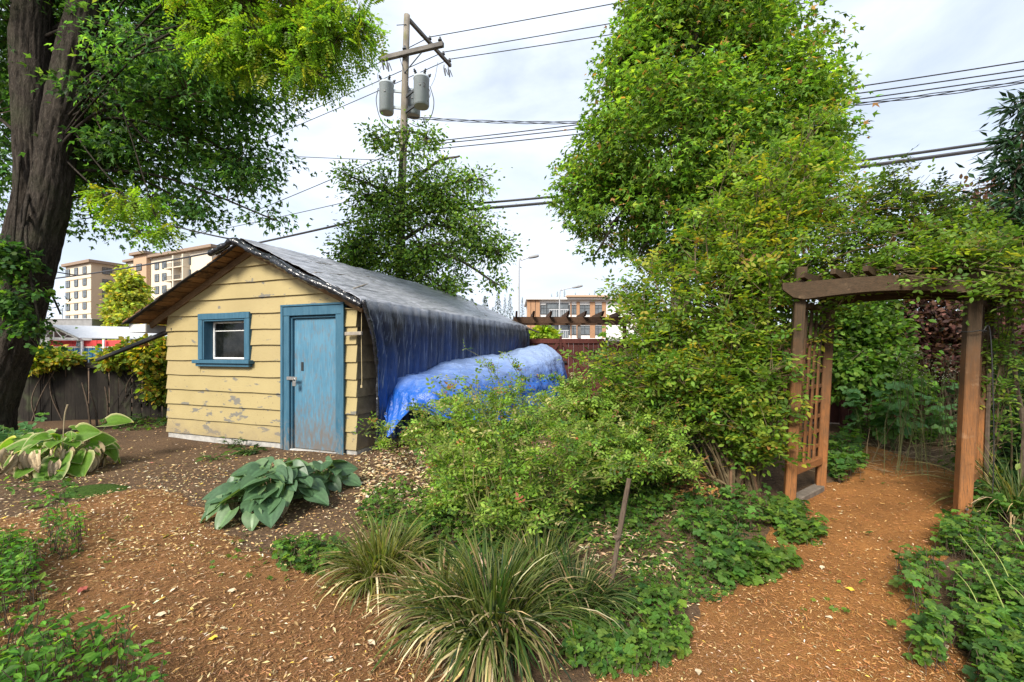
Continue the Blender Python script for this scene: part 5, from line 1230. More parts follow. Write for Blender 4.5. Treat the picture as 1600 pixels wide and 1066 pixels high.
lobL = [lob(455, 45, 6.2, .95, .8, .7), lob(370, 25, 6.2, .62, .8, .6), lob(540, 40, 6.1, .50, .8, .7), lob(470, 112, 6.1, .50, .8, .4), lob(350, 75, 6.2, .36), lob(430, -90, 6.2, 1.0), lob(320, -110, 6.4, 1.0), lob(205, 318, 6.75, .50, .7, .34), lob(400, 80, 6.2, .5, 1, .7), lob(500, 60, 6.1, .6, 1, .7), lob(330, 30, 6.3, .5), lob(250, 362, 6.7, .26, .7, .30), lob(160, 303, 6.75, .22, .6, .25)]
L_ = limbs(mb, loc, tp2, lobL, .016, M_BARK, tmin=.55)
p, o, k = clusters(lobL, 5700, .34, 1.6, .9, 2.0); mb = MB(); n = len(p)
d = nrm(o * .5 + gau(n, 3) * .5 - ZUP * .45)
compound(mb, T_DIA, p, d, .20 + .08 * rnd(n), 7, .060, pal(n, GL, .2), mi=0, spread=70)
join_twigs(mb, p, L_, .008, .003, .8); mb.obj('crown', [M_LEAF, M_TWIG], loc)
# a bare twig against the sky
mb = MB(); tube(mb, [P(575, 48, 6.1), P(590, 55, 6.1), P(606, 58, 6.1)], [.006, .004, .002], 5, 8); tube(mb, [P(596, 56, 6.1), P(601, 50, 6.1)], .002, 4); mb.obj('bare_twig', M_TWIG, loc)
# ---- small tree behind the shed
GT = [((.12, .23, .05), 5), ((.17, .30, .06), 4), ((.22, .33, .06), 2.5), ((.036, .075, .022), 3)]
tb = np.array((-3.35, 12.6, 0))
def sl_(px, py, D, r, *a): return lob(px, py, D, r, *a)
lobT = [sl_(622, 345, 12.6, 1.35), sl_(580, 305, 12.5, .70), sl_(685, 305, 12.5, .90), sl_(548, 425, 12.6, .55), sl_(640, 240, 12.7, .8), sl_(730, 365, 12.5, .95), sl_(668, 400, 12.5, .95), sl_(560, 390, 12.6, .8), sl_(770, 395, 12.4, .55, 1, .7), sl_(690, 450, 12.4, .8, 1, .7), sl_(745, 280, 12.5, .42), sl_(592, 215, 12.6, .36), sl_(665, 215, 12.7, .38), sl_(545, 275, 12.5, .30), sl_(770, 440, 12.4, .4, 1, .6), sl_(715, 245, 12.6, .38), sl_(620, 430, 12.5, .7)]
tree('small_tree', 'airy small leaved tree growing behind the shed by the utility pole', tb, [tb - (0, 0, .2), P(624, 480, 12.6), P(627, 400, 12.6), P(625, 320, 12.6), P(628, 240, 12.6), P(640, 205, 12.6)], [.19, .155, .13, .09, .05, .02], lobT, 2800, 11, .20, T_HEX, .115, GT, M_BARK2, .06, .425, 1.0, .85, .25, furrow(2.2, .05), 12, .7, 3.0)
# ---- big maple at the right
GB = [((.120, .230, .036), 5), ((.165, .285, .042), 4), ((.235, .345, .052), 2.2), ((.075, .155, .026), 2.5), ((.34, .20, .08), .5)]
D = 9.4; mbp = P(1062, 500, D); mbp[2] = 0
def bl(px, py, D_, r, *a): return lob(px, py, 9.4 + (D_ - 14.0) * .66, r * .66, *a)
lobB = [bl(1085, 60, 14.5, 2.8), bl(1020, 120, 14.2, 1.75), bl(1180, 135, 14.2, 2.1), bl(1060, 220, 13.6, 2.6), bl(952, 250, 14.0, 1.5), bl(1180, 240, 13.8, 2.6), bl(912, 300, 14.0, .95, 1, .8), bl(960, 345, 13.9, 1.5, 1, .65), bl(1060, 340, 13.6, 1.8, 1, .7), bl(1232, 190, 13.6, 1.25), bl(1250, 290, 13.4, 1.25), bl(1045, 20, 14.4, 1.4), bl(1150, -20, 14.4, 1.8), bl(1080, -70, 14.6, 2.2), bl(935, 390, 14.2, .75, 1, .45), bl(1000, 392, 13.9, 1.0, 1, .5), bl(1060, 400, 13.8, 1.1, 1, .6), bl(1170, 340, 13.6, 1.6), bl(985, 90, 14.3, .8)]
tree('maple_tree', 'tall dense bright green maple rising behind the overgrown shrub', mbp, [mbp - (0, 0, .3), mbp + (0, 0, 1.8), P(1066, 330, D), P(1075, 200, D), P(1085, 60, D), P(1090, -60, D)], [.26, .20, .16, .12, .08, .04], lobB, 6600, 17, .165, T_TRI, .116, GB, M_BARK2, .05, .40, 1.35, .42, .45, furrow(4.2, .05), 14, .5, 5.0, flat=.30)
# pinkish seed clusters in the maple
p, o, k = clusters(lobB, 420, .5, 1.1, .12, 8.0); k = p[:, 1] < 9.4; p, o = p[k], o[k]; mb = MB(); foliage(mb, p, o, 7, .07, T_LANCE, .07, [((.42, .24, .10), 3), ((.48, .32, .16), 2), ((.30, .13, .06), 1)], .9)
mt = bpy.data.objects['maple_tree']; mb.obj('seed_cluster', M_LEAF, mt)['kind'] = 'stuff'

# ---- shrub made of arching canes with pinnate leaves
def canes(base, tips, rise, r0=.010, n=15, jit=.1):
    out = []
    for b_, t_ in zip(base, tips):
        b_ = np.asarray(b_, float); t_ = np.asarray(t_, float); h = np.linalg.norm(t_ - b_)
        m1 = b_ * .65 + t_ * .35 + ZUP * h * rise * .8 + gau(3) * jit * h * .3; m2 = b_ * .3 + t_ * .7 + ZUP * h * rise + gau(3) * jit * h * .3
        out.append(crom([b_, m1, m2, t_], n))
    return out
def cane_shrub(name, label, org, cs, nodes, Ln, pairs, lsz, pl, tpl=T_DIA, tmin=.25, r0=.009, cat='shrub', cane_col=(.12, .09, .05), spread=.30, side=3, group=None, extra=None, leafm=None, sub=.5, up=(0, 0, 1)):
    t = thing(name, label, cat, org, group=group); mb = MB(); N = []; Dn = []
    for c in cs:
        tube(mb, c, np.linspace(r0, r0 * .35, len(c)), 5, col=np.array(cane_col) * random.uniform(.7, 1.4))
        tt = tmin + (1 - tmin) * rnd(nodes) ** .8; i = np.clip((tt * (len(c) - 1)).astype(int), 0, len(c) - 2)
        q = c[i] + (c[i + 1] - c[i]) * rnd(nodes, 1); N.append(q); Dn.append(nrm(c[i + 1] - c[i]))
    N = np.vstack(N); Dn = np.vstack(Dn); k = rnd(len(N)) < sub
    off = (sph(len(N)) * np.array((1, 1, .6)) + Dn * .5 + ZUP * .15) * (spread * rnd(len(N)) ** .7)[:, None]
    twigs(mb, N[k], (N + off)[k], r0 * .4, r0 * .22, 0, .06, np.array(cane_col) * 1.1)
    mb.obj('cane', M_CANE, t)
    N = N + off * k[:, None]; n = len(N)
    N = np.repeat(N, side, 0); n = len(N)
    d = nrm(sph(n) * np.array((1, 1, .55)) + ZUP * .18); mb = MB(); c_ = pal(n, pl, .18) * (.75 + .5 * fbm(N * 2.5, 2))[:, None]
    compound(mb, tpl, N, d, Ln * (.7 + .6 * rnd(n)), pairs, lsz, np.clip(c_, .004, .8), up=up, stem=None)
    mb.obj('foliage', leafm or M_LEAF, t)
    if extra: extra(t, N)
    return t
# tall yellow-green shrub left of the arbor: canes from one stool, reaching over the arbor
GS = [((.145, .245, .034), 5), ((.20, .305, .042), 4), ((.09, .175, .032), 4), ((.30, .31, .04), 2.2), ((.40, .34, .05), .4), ((.26, .14, .05), .15)]
sbase = G(1155, 768)
tgt = [(960, 470, 5.2), (945, 560, 5.0), (985, 455, 5.2), (1010, 440, 5.1), (1050, 410, 5.2), (1090, 385, 5.2), (970, 520, 4.6), (1000, 590, 4.5), (1040, 480, 4.6), (1060, 560, 4.4), (1120, 470, 4.6), (1110, 410, 4.9), (1150, 300, 5.0), (1170, 230, 5.1), (1200, 260, 4.8), (1240, 220, 4.9), (1280, 240, 4.8), (1310, 280, 4.7), (1250, 330, 4.5), (1200, 380, 4.4), (1150, 400, 4.5), (1150, 520, 4.3), (1180, 600, 4.15), (1160, 640, 4.2), (1130, 620, 4.3), (1190, 560, 4.2), (1205, 640, 4.2), (1080, 620, 4.4), (1020, 520, 4.7), (990, 470, 5.0), (1300, 330, 4.5), (1330, 300, 4.6), (1130, 350, 4.8), (1220, 300, 4.7), (1265, 270, 4.9), (1150, 680, 4.2), (1185, 690, 4.15), (1110, 560, 4.4), (940, 600, 5.0), (960, 640, 4.8), (1175, 430, 4.4), (1210, 440, 4.5)]
tips = [P(*t) for t in tgt for _ in range(2)]; tips = [t + gau(3) * .13 for t in tips]
cs = canes([sbase + (random.uniform(-.17, .17), random.uniform(-.12, .12), 0) for _ in tips], tips, .10)
cane_shrub('tall_shrub', 'tall yellow green shrub of arching canes left of the arbor', sbase, cs, 36, .135, 2, .062, GS, T_HEX, .30, .011, spread=.34, side=3, sub=.8)
# a second, darker shrub mass behind it
sb2 = np.array((2.6, 6.4, 0)); tips = [P(px, py, 6.2) + gau(3) * .3 for px, py in [(960, 600), (1000, 540), (1060, 520), (1100, 470), (1140, 420), (1180, 430), (1200, 520), (1080, 600), (1150, 560), (1200, 400), (1240, 380), (1280, 390)] * 3]
cs = canes([sb2 + (random.uniform(-.6, .8), random.uniform(-.3, .3), 0) for _ in tips], tips, .08)
cane_shrub('dark_shrub', 'darker green shrub filling the shade behind the tall arching shrub', sb2, cs, 32, .13, 2, .078, [((.035, .075, .02), 5), ((.055, .115, .024), 3), ((.09, .14, .03), 1)], T_HEX, .2, .012, spread=.4, side=3, sub=.8)
# thick old stems at its foot
stool = bpy.data.objects['tall_shrub']
for i in range(9):
    a = sbase + (random.uniform(-.16, .20), random.uniform(-.12, .1), -.03); mb = MB(); tube(mb, [a, a + (random.uniform(-.04, .04), 0, .35), a + (random.uniform(-.10, .10), .05, random.uniform(.6, .9))], [.022, .017, .012], 6, 8, col=(.17, .10, .06)); mb.obj('stem', M_CANE, stool)
# ---- climbing rose over the arbor
GV = [((.12, .22, .034), 5), ((.18, .285, .044), 3.5), ((.08, .15, .03), 3), ((.24, .28, .04), 1), ((.24, .12, .06), .25)]
vb = RR + (.25, .15, 0); tgt = [(1250, 430, 4.3), (1290, 400, 4.2), (1330, 380, 4.1), (1370, 400, 4.0), (1410, 380, 3.95), (1450, 390, 3.9), (1490, 370, 3.85), (1530, 400, 3.8), (1570, 380, 3.8), (1600, 410, 3.75), (1340, 340, 4.2), (1400, 330, 4.1), (1460, 350, 4.0), (1520, 340, 3.9), (1300, 360, 4.3), (1640, 380, 3.7), (1400, 290, 4.0), (1270, 330, 4.4), (1430, 420, 3.9), (1370, 425, 4.0), (1500, 415, 3.75), (1550, 425, 3.7), (1590, 440, 3.65), (1480, 300, 4.1), (1350, 300, 4.3), (1530, 400, 3.45), (1575, 420, 3.4), (1605, 425, 3.35), (1500, 405, 3.5), (1480, 402, 3.5), (1560, 425, 3.36), (1600, 430, 3.32), (1455, 398, 3.55)]
tips = [P(*t) + gau(3) * .09 for t in tgt for _ in range(2)]
bases = [(P(1560, 430, 3.9) + gau(3) * .1 if i % 3 else P(1260, 440, 4.4) + gau(3) * .1) for i in range(len(tips))]
cs = canes(bases, tips, .10, jit=.16)
cs += canes([vb + gau(3) * (.06, .06, 0) for _ in range(6)], [P(1560, 430, 3.95) + gau(3) * .1 for _ in range(6)], .0)
cane_shrub('climbing_rose', 'climbing rose with small toothed leaves sprawling over the arbor top', vb, cs, 30, .11, 2, .048, GV, T_HEX, .12, .008, cat='climber', spread=.22, side=2, sub=.7)
# long free shoots above it with narrow dark leaflets
b_ = P(1440, 350, 4.0); tips = [P(1412, 248, 3.9), P(1440, 300, 3.9), P(1380, 285, 4.0), P(1475, 285, 3.9), P(1395, 265, 3.95), P(1500, 310, 3.9), P(1352, 310, 4.1)]
cs = canes([b_ + gau(3) * .08 for _ in tips], tips, .08)
cane_shrub('rose_shoot', 'thin dark leaved shoots standing against the sky above the arbor', b_, cs, 16, .13, 4, .042, [((.05, .085, .03), 3), ((.035, .06, .025), 2)], T_DIA, .3, .005, spread=.12, side=1, cat='climber')
# ---- purple-leaved bush and neighbours behind the arbor
GP = [((.085, .045, .043), 5), ((.12, .062, .054), 3), ((.17, .095, .07), 2), ((.03, .035, .018), 1.5)]
def bush(name, label, base, lobes, ncl, per, crad, tpl, size, pl, thr=.38, fr=1.6, shell=.8, droop=.35, seed=0., stems=10, width=1.0, leafm=None, cat='shrub', group=None):
    t = thing(name, label, cat, base, group=group); mb = MB(); L_ = []
    for i in range(stems):
        c = np.asarray(lobes[i % len(lobes)][0]) + gau(3) * np.array(lobes[i % len(lobes)][1]) * .4; s = np.asarray(base) + gau(3) * (.22, .15, 0); q = crom([s, s * .5 + c * .5 + gau(3) * .08, c], 14); tube(mb, q, np.linspace(.018, .006, 14), 5); L_.append(q[4:])
    mb.obj('stem', M_TWIG, t); p, o, k = clusters(lobes, ncl, thr, fr, shell, seed); mb = MB(); foliage(mb, p, o, per, crad, tpl, size, pl, droop, width=width); join_twigs(mb, p, np.vstack(L_), .006, .003, .6); mb.obj('foliage', [leafm or M_LEAF, M_TWIG], t); return t
bush('purple_bush', 'dark purple leaved bush behind the right side of the arbor', P(1520, 640, 7.2) * (1, 1, 0), [lob(1455, 530, 7.6, .60), lob(1500, 490, 7.3, .85), lob(1580, 560, 6.9, 1.0), lob(1430, 490, 7.7, .6), lob(1620, 460, 6.9, 1.1), lob(1490, 560, 7.3, .55), lob(1470, 430, 7.5, .8), lob(1560, 350, 7.2, .60), lob(1530, 312, 7.2, .30)], 1300, 12, .14, T_HEX, .095, GP, .36, 1.6, .8, .3, 4.4, 16)
bush('green_bush', 'light green leafy bush behind the arbor lattice', P(1370, 615, 7.5) * (1, 1, 0), [lob(1340, 520, 7.5, .58), lob(1370, 560, 7.3, .52), lob(1330, 575, 7.4, .52), lob(1352, 480, 7.5, .42), lob(1310, 500, 7.6, .42), lob(1400, 600, 7.2, .40)], 950, 11, .12, T_OVAL, .095, [((.10, .20, .028), 5), ((.15, .26, .04), 3), ((.06, .125, .025), 3)], .42, 2.2, .8, .3, 6.4, 10, width=1.3)
bush('rhododendron', 'dark glossy long leaved bush at the right edge beside the arbor', P(1640, 640, 3.9) * (1, 1, 0), [lob(1610, 210, 4.1, .20), lob(1590, 260, 4.0, .16), lob(1620, 310, 3.9, .28), lob(1590, 350, 3.9, .20), lob(1640, 400, 3.8, .30), lob(1605, 160, 4.1, .10)], 420, 9, .07, T_LANCE, .11, [((.020, .055, .022), 5), ((.03, .075, .03), 3), ((.06, .11, .05), 1)], .30, 2.0, .8, .1, 1.4, 8, leafm=M_LEAF_GLOSS, width=1.1)
# right edge undergrowth behind the right post
bush('shade_shrub', 'shaded green shrub of bare stems right of the arbor post', P(1590, 690, 4.6) * (1, 1, 0), [lob(1570, 640, 4.6, .30), lob(1600, 700, 4.2, .28), lob(1560, 720, 4.6, .25), lob(1590, 580, 4.8, .3)], 220, 9, .09, T_OVAL, .085, [((.03, .07, .025), 4), ((.05, .11, .03), 2), ((.12, .16, .04), .6)], .38, 1.8, .9, .3, 2.9, 14)
# ---- tall weeds with big lobed leaves behind the arbor; every large leaf is its own piece
WLEAF = []
for v_ in range(3):
    mb = MB(); T, Fc = T_PALM; c = np.array([(.10, .23, .085), (.075, .18, .07), (.14, .27, .09)][v_]); mb.add(T * (1, 1, 1 + v_ * .8), Fc, None, c); WLEAF.append(mb.mesh('leaf', M_LEAF, (0, 0, 0), False))
def placeleaf(me, par, pos, axis, normal, s):
    Y = nrm(np.asarray(axis, float)); Z = np.asarray(normal, float); Z = nrm(Z - Y * (Z @ Y)); X = np.cross(Y, Z)
    o = bpy.data.objects.new('leaf', me); COL.objects.link(o); o.parent = par
    M = Matrix(((X[0] * s, Y[0] * s, Z[0] * s, pos[0]), (X[1] * s, Y[1] * s, Z[1] * s, pos[1]), (X[2] * s, Y[2] * s, Z[2] * s, pos[2]), (0, 0, 0, 1)))
    o.matrix_local = M; return o
def weed(name, label, base, stems, nl, size, spread=.3, cat='weed', group=None, meshes=None, h=(.5, .9)):
    base = np.asarray(base, float); base[2] = float(surf(base[0], base[1])); t = thing(name, label, cat, base, group=group); mb = MB(); S_ = []
    for i in range(stems):
        a = gau(3) * (.05, .05, 0); e = np.array((gau(1)[0] * spread, gau(1)[0] * spread * .7, random.uniform(*h))); q = crom([base + a, base + a + e * (.4, .4, .6), base + a + e], 12); tube(mb, q, np.linspace(.007, .003, 12), 5, col=(.09, .13, .04)); S_.append(q)
    for i in range(nl):
        q = S_[i % stems]; k = random.randrange(3, 12); d = sph(1)[0] * (1, 1, .2) + (0, 0, .25); e = q[k] + d * random.uniform(.04, .14)
        tube(mb, [q[k], e], .0025, 4, col=(.10, .14, .05))
        placeleaf(random.choice(meshes or WLEAF), t, e - base, d * (1, 1, 0) - (0, 0, .35), ZUP + gau(3) * .3, size * random.uniform(.6, 1.25))
    mb.obj('stem', M_CANE, t); return t
WL = ['tall weed with big lobed leaves seen through the middle of the arbor', 'weed with drooping lobed leaves left inside the arbor view', 'lobed leaf weed beside the right arbor post in shade', 'smaller lobed leaf weed near dry stems behind arbor']
for (px, py, st, nl, sz, sp, hh), lab in zip([(1400, 705, 7, 60, .21, .22, (.65, 1.15)), (1345, 690, 5, 34, .18, .20, (.5, .9)), (1478, 700, 5, 34, .20, .14, (.5, 1.0)), (1440, 690, 4, 16, .13, .18, (.3, .6))], WL):
    weed('lobed_weed', lab, G(px, py), st, nl, sz, sp, h=hh, group='lobed weeds behind the arbor')
weed('lobed_weed', 'low lobed leaf plant in front of the large tree trunk', G(45, 690), 5, 26, .20, .24, h=(.15, .55)); weed('lobed_weed', 'lobed leaf plant at far left edge below the trunk', G(8, 705), 4, 14, .22, .2, h=(.15, .4))
# seed-head wisps and dry stalks
mb = MB(); n = 0
t = thing('dry_stalks', 'pale dry stalks and seed heads lying behind the arbor path', 'dry stalks', G(1430, 716))
for i in range(150):
    a = G(random.uniform(1320, 1500), random.uniform(688, 745)); a[2] = .02; th = random.uniform(0, 6.28); L0 = random.uniform(.2, .7); e = a + (math.cos(th) * L0, math.sin(th) * L0 * .6, random.uniform(0, .12) if i < 138 else random.uniform(.4, 1.0))
    tube(mb, [a, (a + e) / 2 + gau(3) * .03, e], [.004, .0035, .002], 4, col=np.array((.25, .18, .10)) * random.uniform(.5, 1.3))
o = mb.obj('stalk', M_CANE, t); o['kind'] = 'stuff'
mb = MB(); p = np.array([P(random.uniform(1395, 1500), random.uniform(545, 600), random.uniform(4.9, 5.6)) for _ in range(46)]); q = p * (1, 1, 0) + gau(46, 3) * (.15, .15, 0); twigs(mb, q, p, .003, .002, 0, .05, (.16, .17, .07)); leafs(mb, T_DIA, np.repeat(p, 6, 0) + gau(276, 3) * .03, sph(276), sph(276), .02, pal(276, [((.55, .52, .38), 1)]))
tag(mb.obj('seed_head', M_CANE, t), kind='stuff')

# ---- rose thicket in the middle
GR = [((.17, .285, .044), 5), ((.235, .355, .058), 4), ((.075, .145, .034), 3), ((.26, .31, .08), 2), ((.42, .39, .17), .7), ((.30, .14, .06), .3)]
def hips(t, N):
    k = RNG.choice(len(N), 40); mb = MB()
    for p in N[k]: tube(mb, [p + (0, 0, -.008), p, p + (0, 0, .01)], [.003, .009, .003], 5, col=(.28, .07, .03))
    mb.obj('rose_hip', M_CANE, t)['kind'] = 'stuff'
def rose(label, base, tgts, nodes, n, lsz=.036, r0=.006, jit=.16):
    base = np.asarray(base, float); tips = [P(*random.choice(tgts)) + gau(3) * (.16, .16, .10) for _ in range(n)]
    cs = canes([base + gau(3) * (.16, .12, 0) for _ in tips], tips, .13, jit=jit)
    return cane_shrub('rose_bush', label, base, cs, nodes, .085, 2, lsz, GR, T_HEX, .15, r0, spread=.20, side=3, extra=hips, cane_col=(.14, .14, .05), cat='shrub', group='rose bushes in the middle bed')
rose('lanky front rose bush right above the front grass clumps', G(800, 850), [(720, 650, 3.5), (775, 612, 3.5), (800, 660, 3.4), (840, 650, 3.5), (725, 720, 3.3), (860, 690, 3.3), (780, 720, 3.2), (710, 780, 3.2), (740, 770, 3.1), (840, 760, 3.1), (900, 720, 3.3), (800, 800, 3.0), (720, 680, 3.4)], 21, 46)
rose('rose bush in front of the blue tarpaulin reaching its top', G(780, 745), [(770, 590, 4.6), (720, 610, 4.6), (690, 640, 4.5), (810, 600, 4.7), (850, 615, 4.7), (760, 660, 4.4), (725, 700, 4.3), (715, 680, 4.3), (820, 650, 4.4), (700, 710, 4.3), (750, 690, 4.2)], 17, 34)
rose('wide rose bush below the brown gate', G(920, 720), [(880, 610, 5.2), (920, 600, 5.3), (960, 610, 5.2), (1000, 620, 5.0), (900, 640, 4.8), (950, 640, 4.8), (860, 640, 4.8), (1030, 640, 4.8), (840, 605, 5.4), (1010, 660, 4.6)], 28, 50, .040)
rose('sprawling rose bush at the right of the thicket near the tall shrub', G(985, 760), [(960, 670, 4.2), (1010, 660, 4.3), (1040, 690, 4.2), (920, 690, 4.1), (980, 710, 3.9), (900, 720, 3.9), (1030, 720, 4.0), (940, 740, 3.7), (880, 660, 4.2), (1060, 660, 4.4)], 26, 46, .038)
rose('low rose bush between the grass clumps and the tarpaulin', G(715, 785), [(705, 740, 3.9), (690, 770, 3.7), (720, 730, 3.9), (740, 740, 3.8), (710, 790, 3.6), (750, 780, 3.5), (700, 715, 4.0), (690, 800, 3.6)], 22, 30)
# sprig reaching out under the blue tarp
rose('thin rose sprigs poking up below the tarpaulin corner', G(655, 715), [(640, 680, 5.0), (625, 690, 4.9), (665, 670, 5.0), (690, 680, 4.9), (610, 685, 5.0)], 14, 12)

# ---- grass clumps
def grass(label, base, n, Ln, spread, pl, w=.010, dead=.2, lean=(0, 0)):
    base = np.asarray(base, float); base[2] = float(surf(base[0], base[1])) - .01
    t = thing('grass_clump', label, 'grass clump', base, group='variegated grass clumps'); mb = MB()
    for part, m_, isd in (('blade', int(n * (1 - dead)), 0), ('dead_blade', int(n * dead), 1)):
        mb = MB(); k = m_; tf = RNG.integers(0, 16, k); tth = np.arange(16) * 2.4; trr = spread * np.sqrt((np.arange(16) + .5) / 16); th0 = tth[tf] + .0; cx_ = trr[tf] * np.cos(th0) + .25 * spread * gau(k) * .5; cy_ = trr[tf] * np.sin(th0) + .25 * spread * gau(k) * .5; th = np.arctan2(cy_, cx_); rr = np.minimum(np.hypot(cx_, cy_), spread * 1.15); b_ = base + np.stack([rr * np.cos(th), rr * np.sin(th), np.zeros(k)], -1)
        out = nrm(np.stack([np.cos(th) + .55 * gau(k) + lean[0], np.sin(th) + .5 * gau(k) + lean[1], np.zeros(k)], -1)); L0 = Ln * (.45 + .75 * rnd(k)); inc = (.18 + .85 * (rr / spread)) * (.45 + .9 * rnd(k)) * (.75 + .5 * _hash(tf, tf * 3, tf * 7))
        if isd: inc = inc * 1.25 + .3
        S = 7; V = np.zeros((k, S, 2, 3)); pos = b_.copy(); ang = inc * .5
        sd = nrm(np.cross(out, ZUP)); tw = gau(k) * .5
        for s in range(S):
            ww = w * (1, 1.1, 1.05, .95, .75, .5, .06)[s] * (.7 + .5 * rnd(k)) if s == 0 else ww0 * (1, 1.1, 1.05, .95, .75, .5, .06)[s]
            if s == 0: ww0 = ww
            sv_ = nrm(sd + (ZUP * (.5 * np.sin(tw))[:, None]))
            V[:, s, 0] = pos - sv_ * ww[:, None] / 2; V[:, s, 1] = pos + sv_ * ww[:, None] / 2
            d = out * np.sin(ang)[:, None] + ZUP * np.cos(ang)[:, None]; pos = pos + d * (L0 / (S - 1))[:, None]; ang = np.clip(ang + inc * .36, 0, 2.5); 
            pos[:, 2] = np.maximum(pos[:, 2], base[2] + .015 + .01 * rnd(k))
        f = np.array([(2 * s, 2 * s + 1, 2 * s + 3, 2 * s + 2) for s in range(S - 1)])[None] + (np.arange(k) * 2 * S)[:, None, None]
        c = pal(k, [((.36, .27, .13), 3), ((.46, .38, .22), 2), ((.22, .15, .08), 2)] if isd else pl, .2); c = np.repeat(c, 2 * S, 0).reshape(k, S, 2, 3)
        if not isd: 
            vv = (rnd(k) < .42); c[vv, :, 1] = c[vv, :, 1] * .45 + np.array((.36, .38, .17)) * .55                     # one pale margin
        mb.add(V.reshape(-1, 3), None, f.reshape(-1, 4), c.reshape(-1, 3)); o = mb.obj(part, M_LEAF if not isd else M_DRY, t); o['kind'] = 'stuff'
    return t
GG = [((.075, .125, .024), 5), ((.045, .09, .022), 4), ((.13, .165, .035), 3), ((.20, .20, .06), 1), ((.028, .05, .03), 2)]
grass('large arching variegated grass clump at the front of the bed', G(768, 968), 1100, .46, .26, GG, .0125, .20, (-.15, -.25))
grass('upright yellow green grass clump at the left end of the bed', G(598, 895), 640, .40, .17, [((.10, .13, .025), 5), ((.16, .18, .035), 4), ((.24, .22, .07), 2), ((.06, .085, .02), 3)], .011, .20)
grass('grass clump behind the front one with brown old blades', G(845, 905), 460, .42, .18, GG, .011, .30)
grass('dark green grass clump right of the wooden stake', G(905, 940), 330, .36, .14, [((.04, .075, .025), 5), ((.06, .10, .03), 3), ((.16, .17, .06), 1.5)], .011, .2, (.2, 0))
grass('straw toned grass clump between the two larger clumps', G(690, 945), 360, .38, .18, [((.13, .14, .04), 3), ((.07, .095, .025), 3), ((.28, .23, .10), 2)], .011, .45, (-.3, -.1))
grass('tall green grass tuft right of the arbor post', G(1590, 815), 420, .75, .16, [((.04, .08, .02), 4), ((.08, .12, .03), 2), ((.26, .22, .09), 1.5)], .009, .25)

# ---- hostas: every leaf its own piece
def hostamesh(kind, seed):
    """ribbed heart-shaped leaf with a folded midrib; kind 0 blue-green, 1 green with cream edge, 2 withered"""
    rs = np.random.default_rng(seed); nu, nv_ = 9, 8; V = np.zeros((nv_, nu, 3)); Cc = np.zeros((nv_, nu, 3))
    for j in range(nv_):
        t = j / (nv_ - 1); w = .56 * (math.sin(math.pi * min(1, (t * .93 + .07)) ** .62)) ** .85 * (1 - .12 * t) if t < 1 else .004
        for i in range(nu):
            u = -1 + 2 * i / (nu - 1)
            y = t - (.15 * abs(u) ** 1.3) * (1 - t) ** 2 * 1.6
            rib = .012 * math.cos(u * 14)
            z = .16 * abs(u) * w * 2 + rib - .26 * t * t * (1 if kind != 2 else 1.5) + .04 * math.sin(6 * t + seed) * abs(u)
            if kind == 2: z += .08 * math.sin(u * 9 + t * 7 + seed); w2 = w * .55
            else: w2 = w
            V[j, i] = (u * w2, y, z)
            if kind == 0: c = np.array([(.074, .145, .066), (.060, .122, .058), (.100, .175, .072)][seed % 3]) * (1 + .12 * math.cos(u * 14)) * (1.3 if abs(u) < .07 else 1)
            elif kind == 1: c = np.array((.115, .235, .030)) * (1 + .10 * math.cos(u * 14)) if abs(u) < .78 and t < .93 else np.array((.52, .50, .28))
            else: c = np.array((.40, .31, .19)) * (1 + .3 * math.sin(u * 7 + t * 5 + seed))
            Cc[j, i] = c * (1 + .06 * rs.standard_normal())
    mb = MB(); grid(mb, V, Cc.reshape(-1, 3)); return mb.mesh('leaf', M_LEAF_GLOSS if kind == 0 else (M_LEAF if kind == 1 else M_DRY), (0, 0, 0), True)
HB = [hostamesh(0, s) for s in (1, 2, 3)]; HC = [hostamesh(1, s) for s in (1, 2, 3)]; HD = [hostamesh(2, s) for s in (1, 2, 3, 4)]
def hosta(label, base, n, rad, size, hh, meshes, dead, lean=(0, 0), stalk=None):
    base = np.asarray(base, float); base[2] = float(surf(base[0], base[1])); t = thing('hosta', label, 'hosta', base); mb = MB()
    for i in range(n):
        f = (i + .5) / n; th = i * 2.39996 + random.uniform(-.3, .3); r = rad * math.sqrt(f) * random.uniform(.75, 1.1); z = hh * (1.05 - .75 * f) * random.uniform(.85, 1.15)
        d = np.array((math.cos(th), math.sin(th), 0)); e = base + d * r * .72 + (lean[0] * f, lean[1] * f, z)
        tube(mb, [base + d * .03, base + d * r * .35 + ZUP * z * .8, e], [.006, .005, .004], 5, 8, col=(.12, .2, .06))
        placeleaf(random.choice(meshes), t, e - base, d + ZUP * (.15 - .95 * f * random.uniform(.5, 1.3)) + np.array((0, -.25, 0)) + gau(3) * .18, ZUP * .8 + d * (.7 * f + .1) + gau(3) * .28 + np.array((0, -.5, 0)), size * random.uniform(.55, 1.2) * (.8 + .3 * f))
    mb.obj('leaf_stalk', M_CANE, t)
    for i in range(dead):
        th = random.uniform(0, 6.28); d = np.array((math.cos(th), math.sin(th), 0)); r = rad * random.uniform(.4, .85); e = d * r + ZUP * hh * random.uniform(.35, .7)
        o = placeleaf(random.choice(HD), t, e, d * .35 - ZUP + gau(3) * .2, d + gau(3) * .4, size * random.uniform(.7, 1.15)); o.name = 'withered_leaf'
    if stalk:
        mb = MB(); tube(mb, [base + ZUP * hh * .5, base + ZUP * (hh + .2) + (.02, 0, 0), base + ZUP * (hh + stalk) + (.06, 0, 0)], [.005, .006, .009], 6, 12, col=(.30, .24, .15)); mb.obj('flower_stalk', M_CANE, t)
    return t
hosta('large blue green hosta with heart shaped leaves left of the bed', G(425, 795), 92, .58, .185, .36, HB, 2)
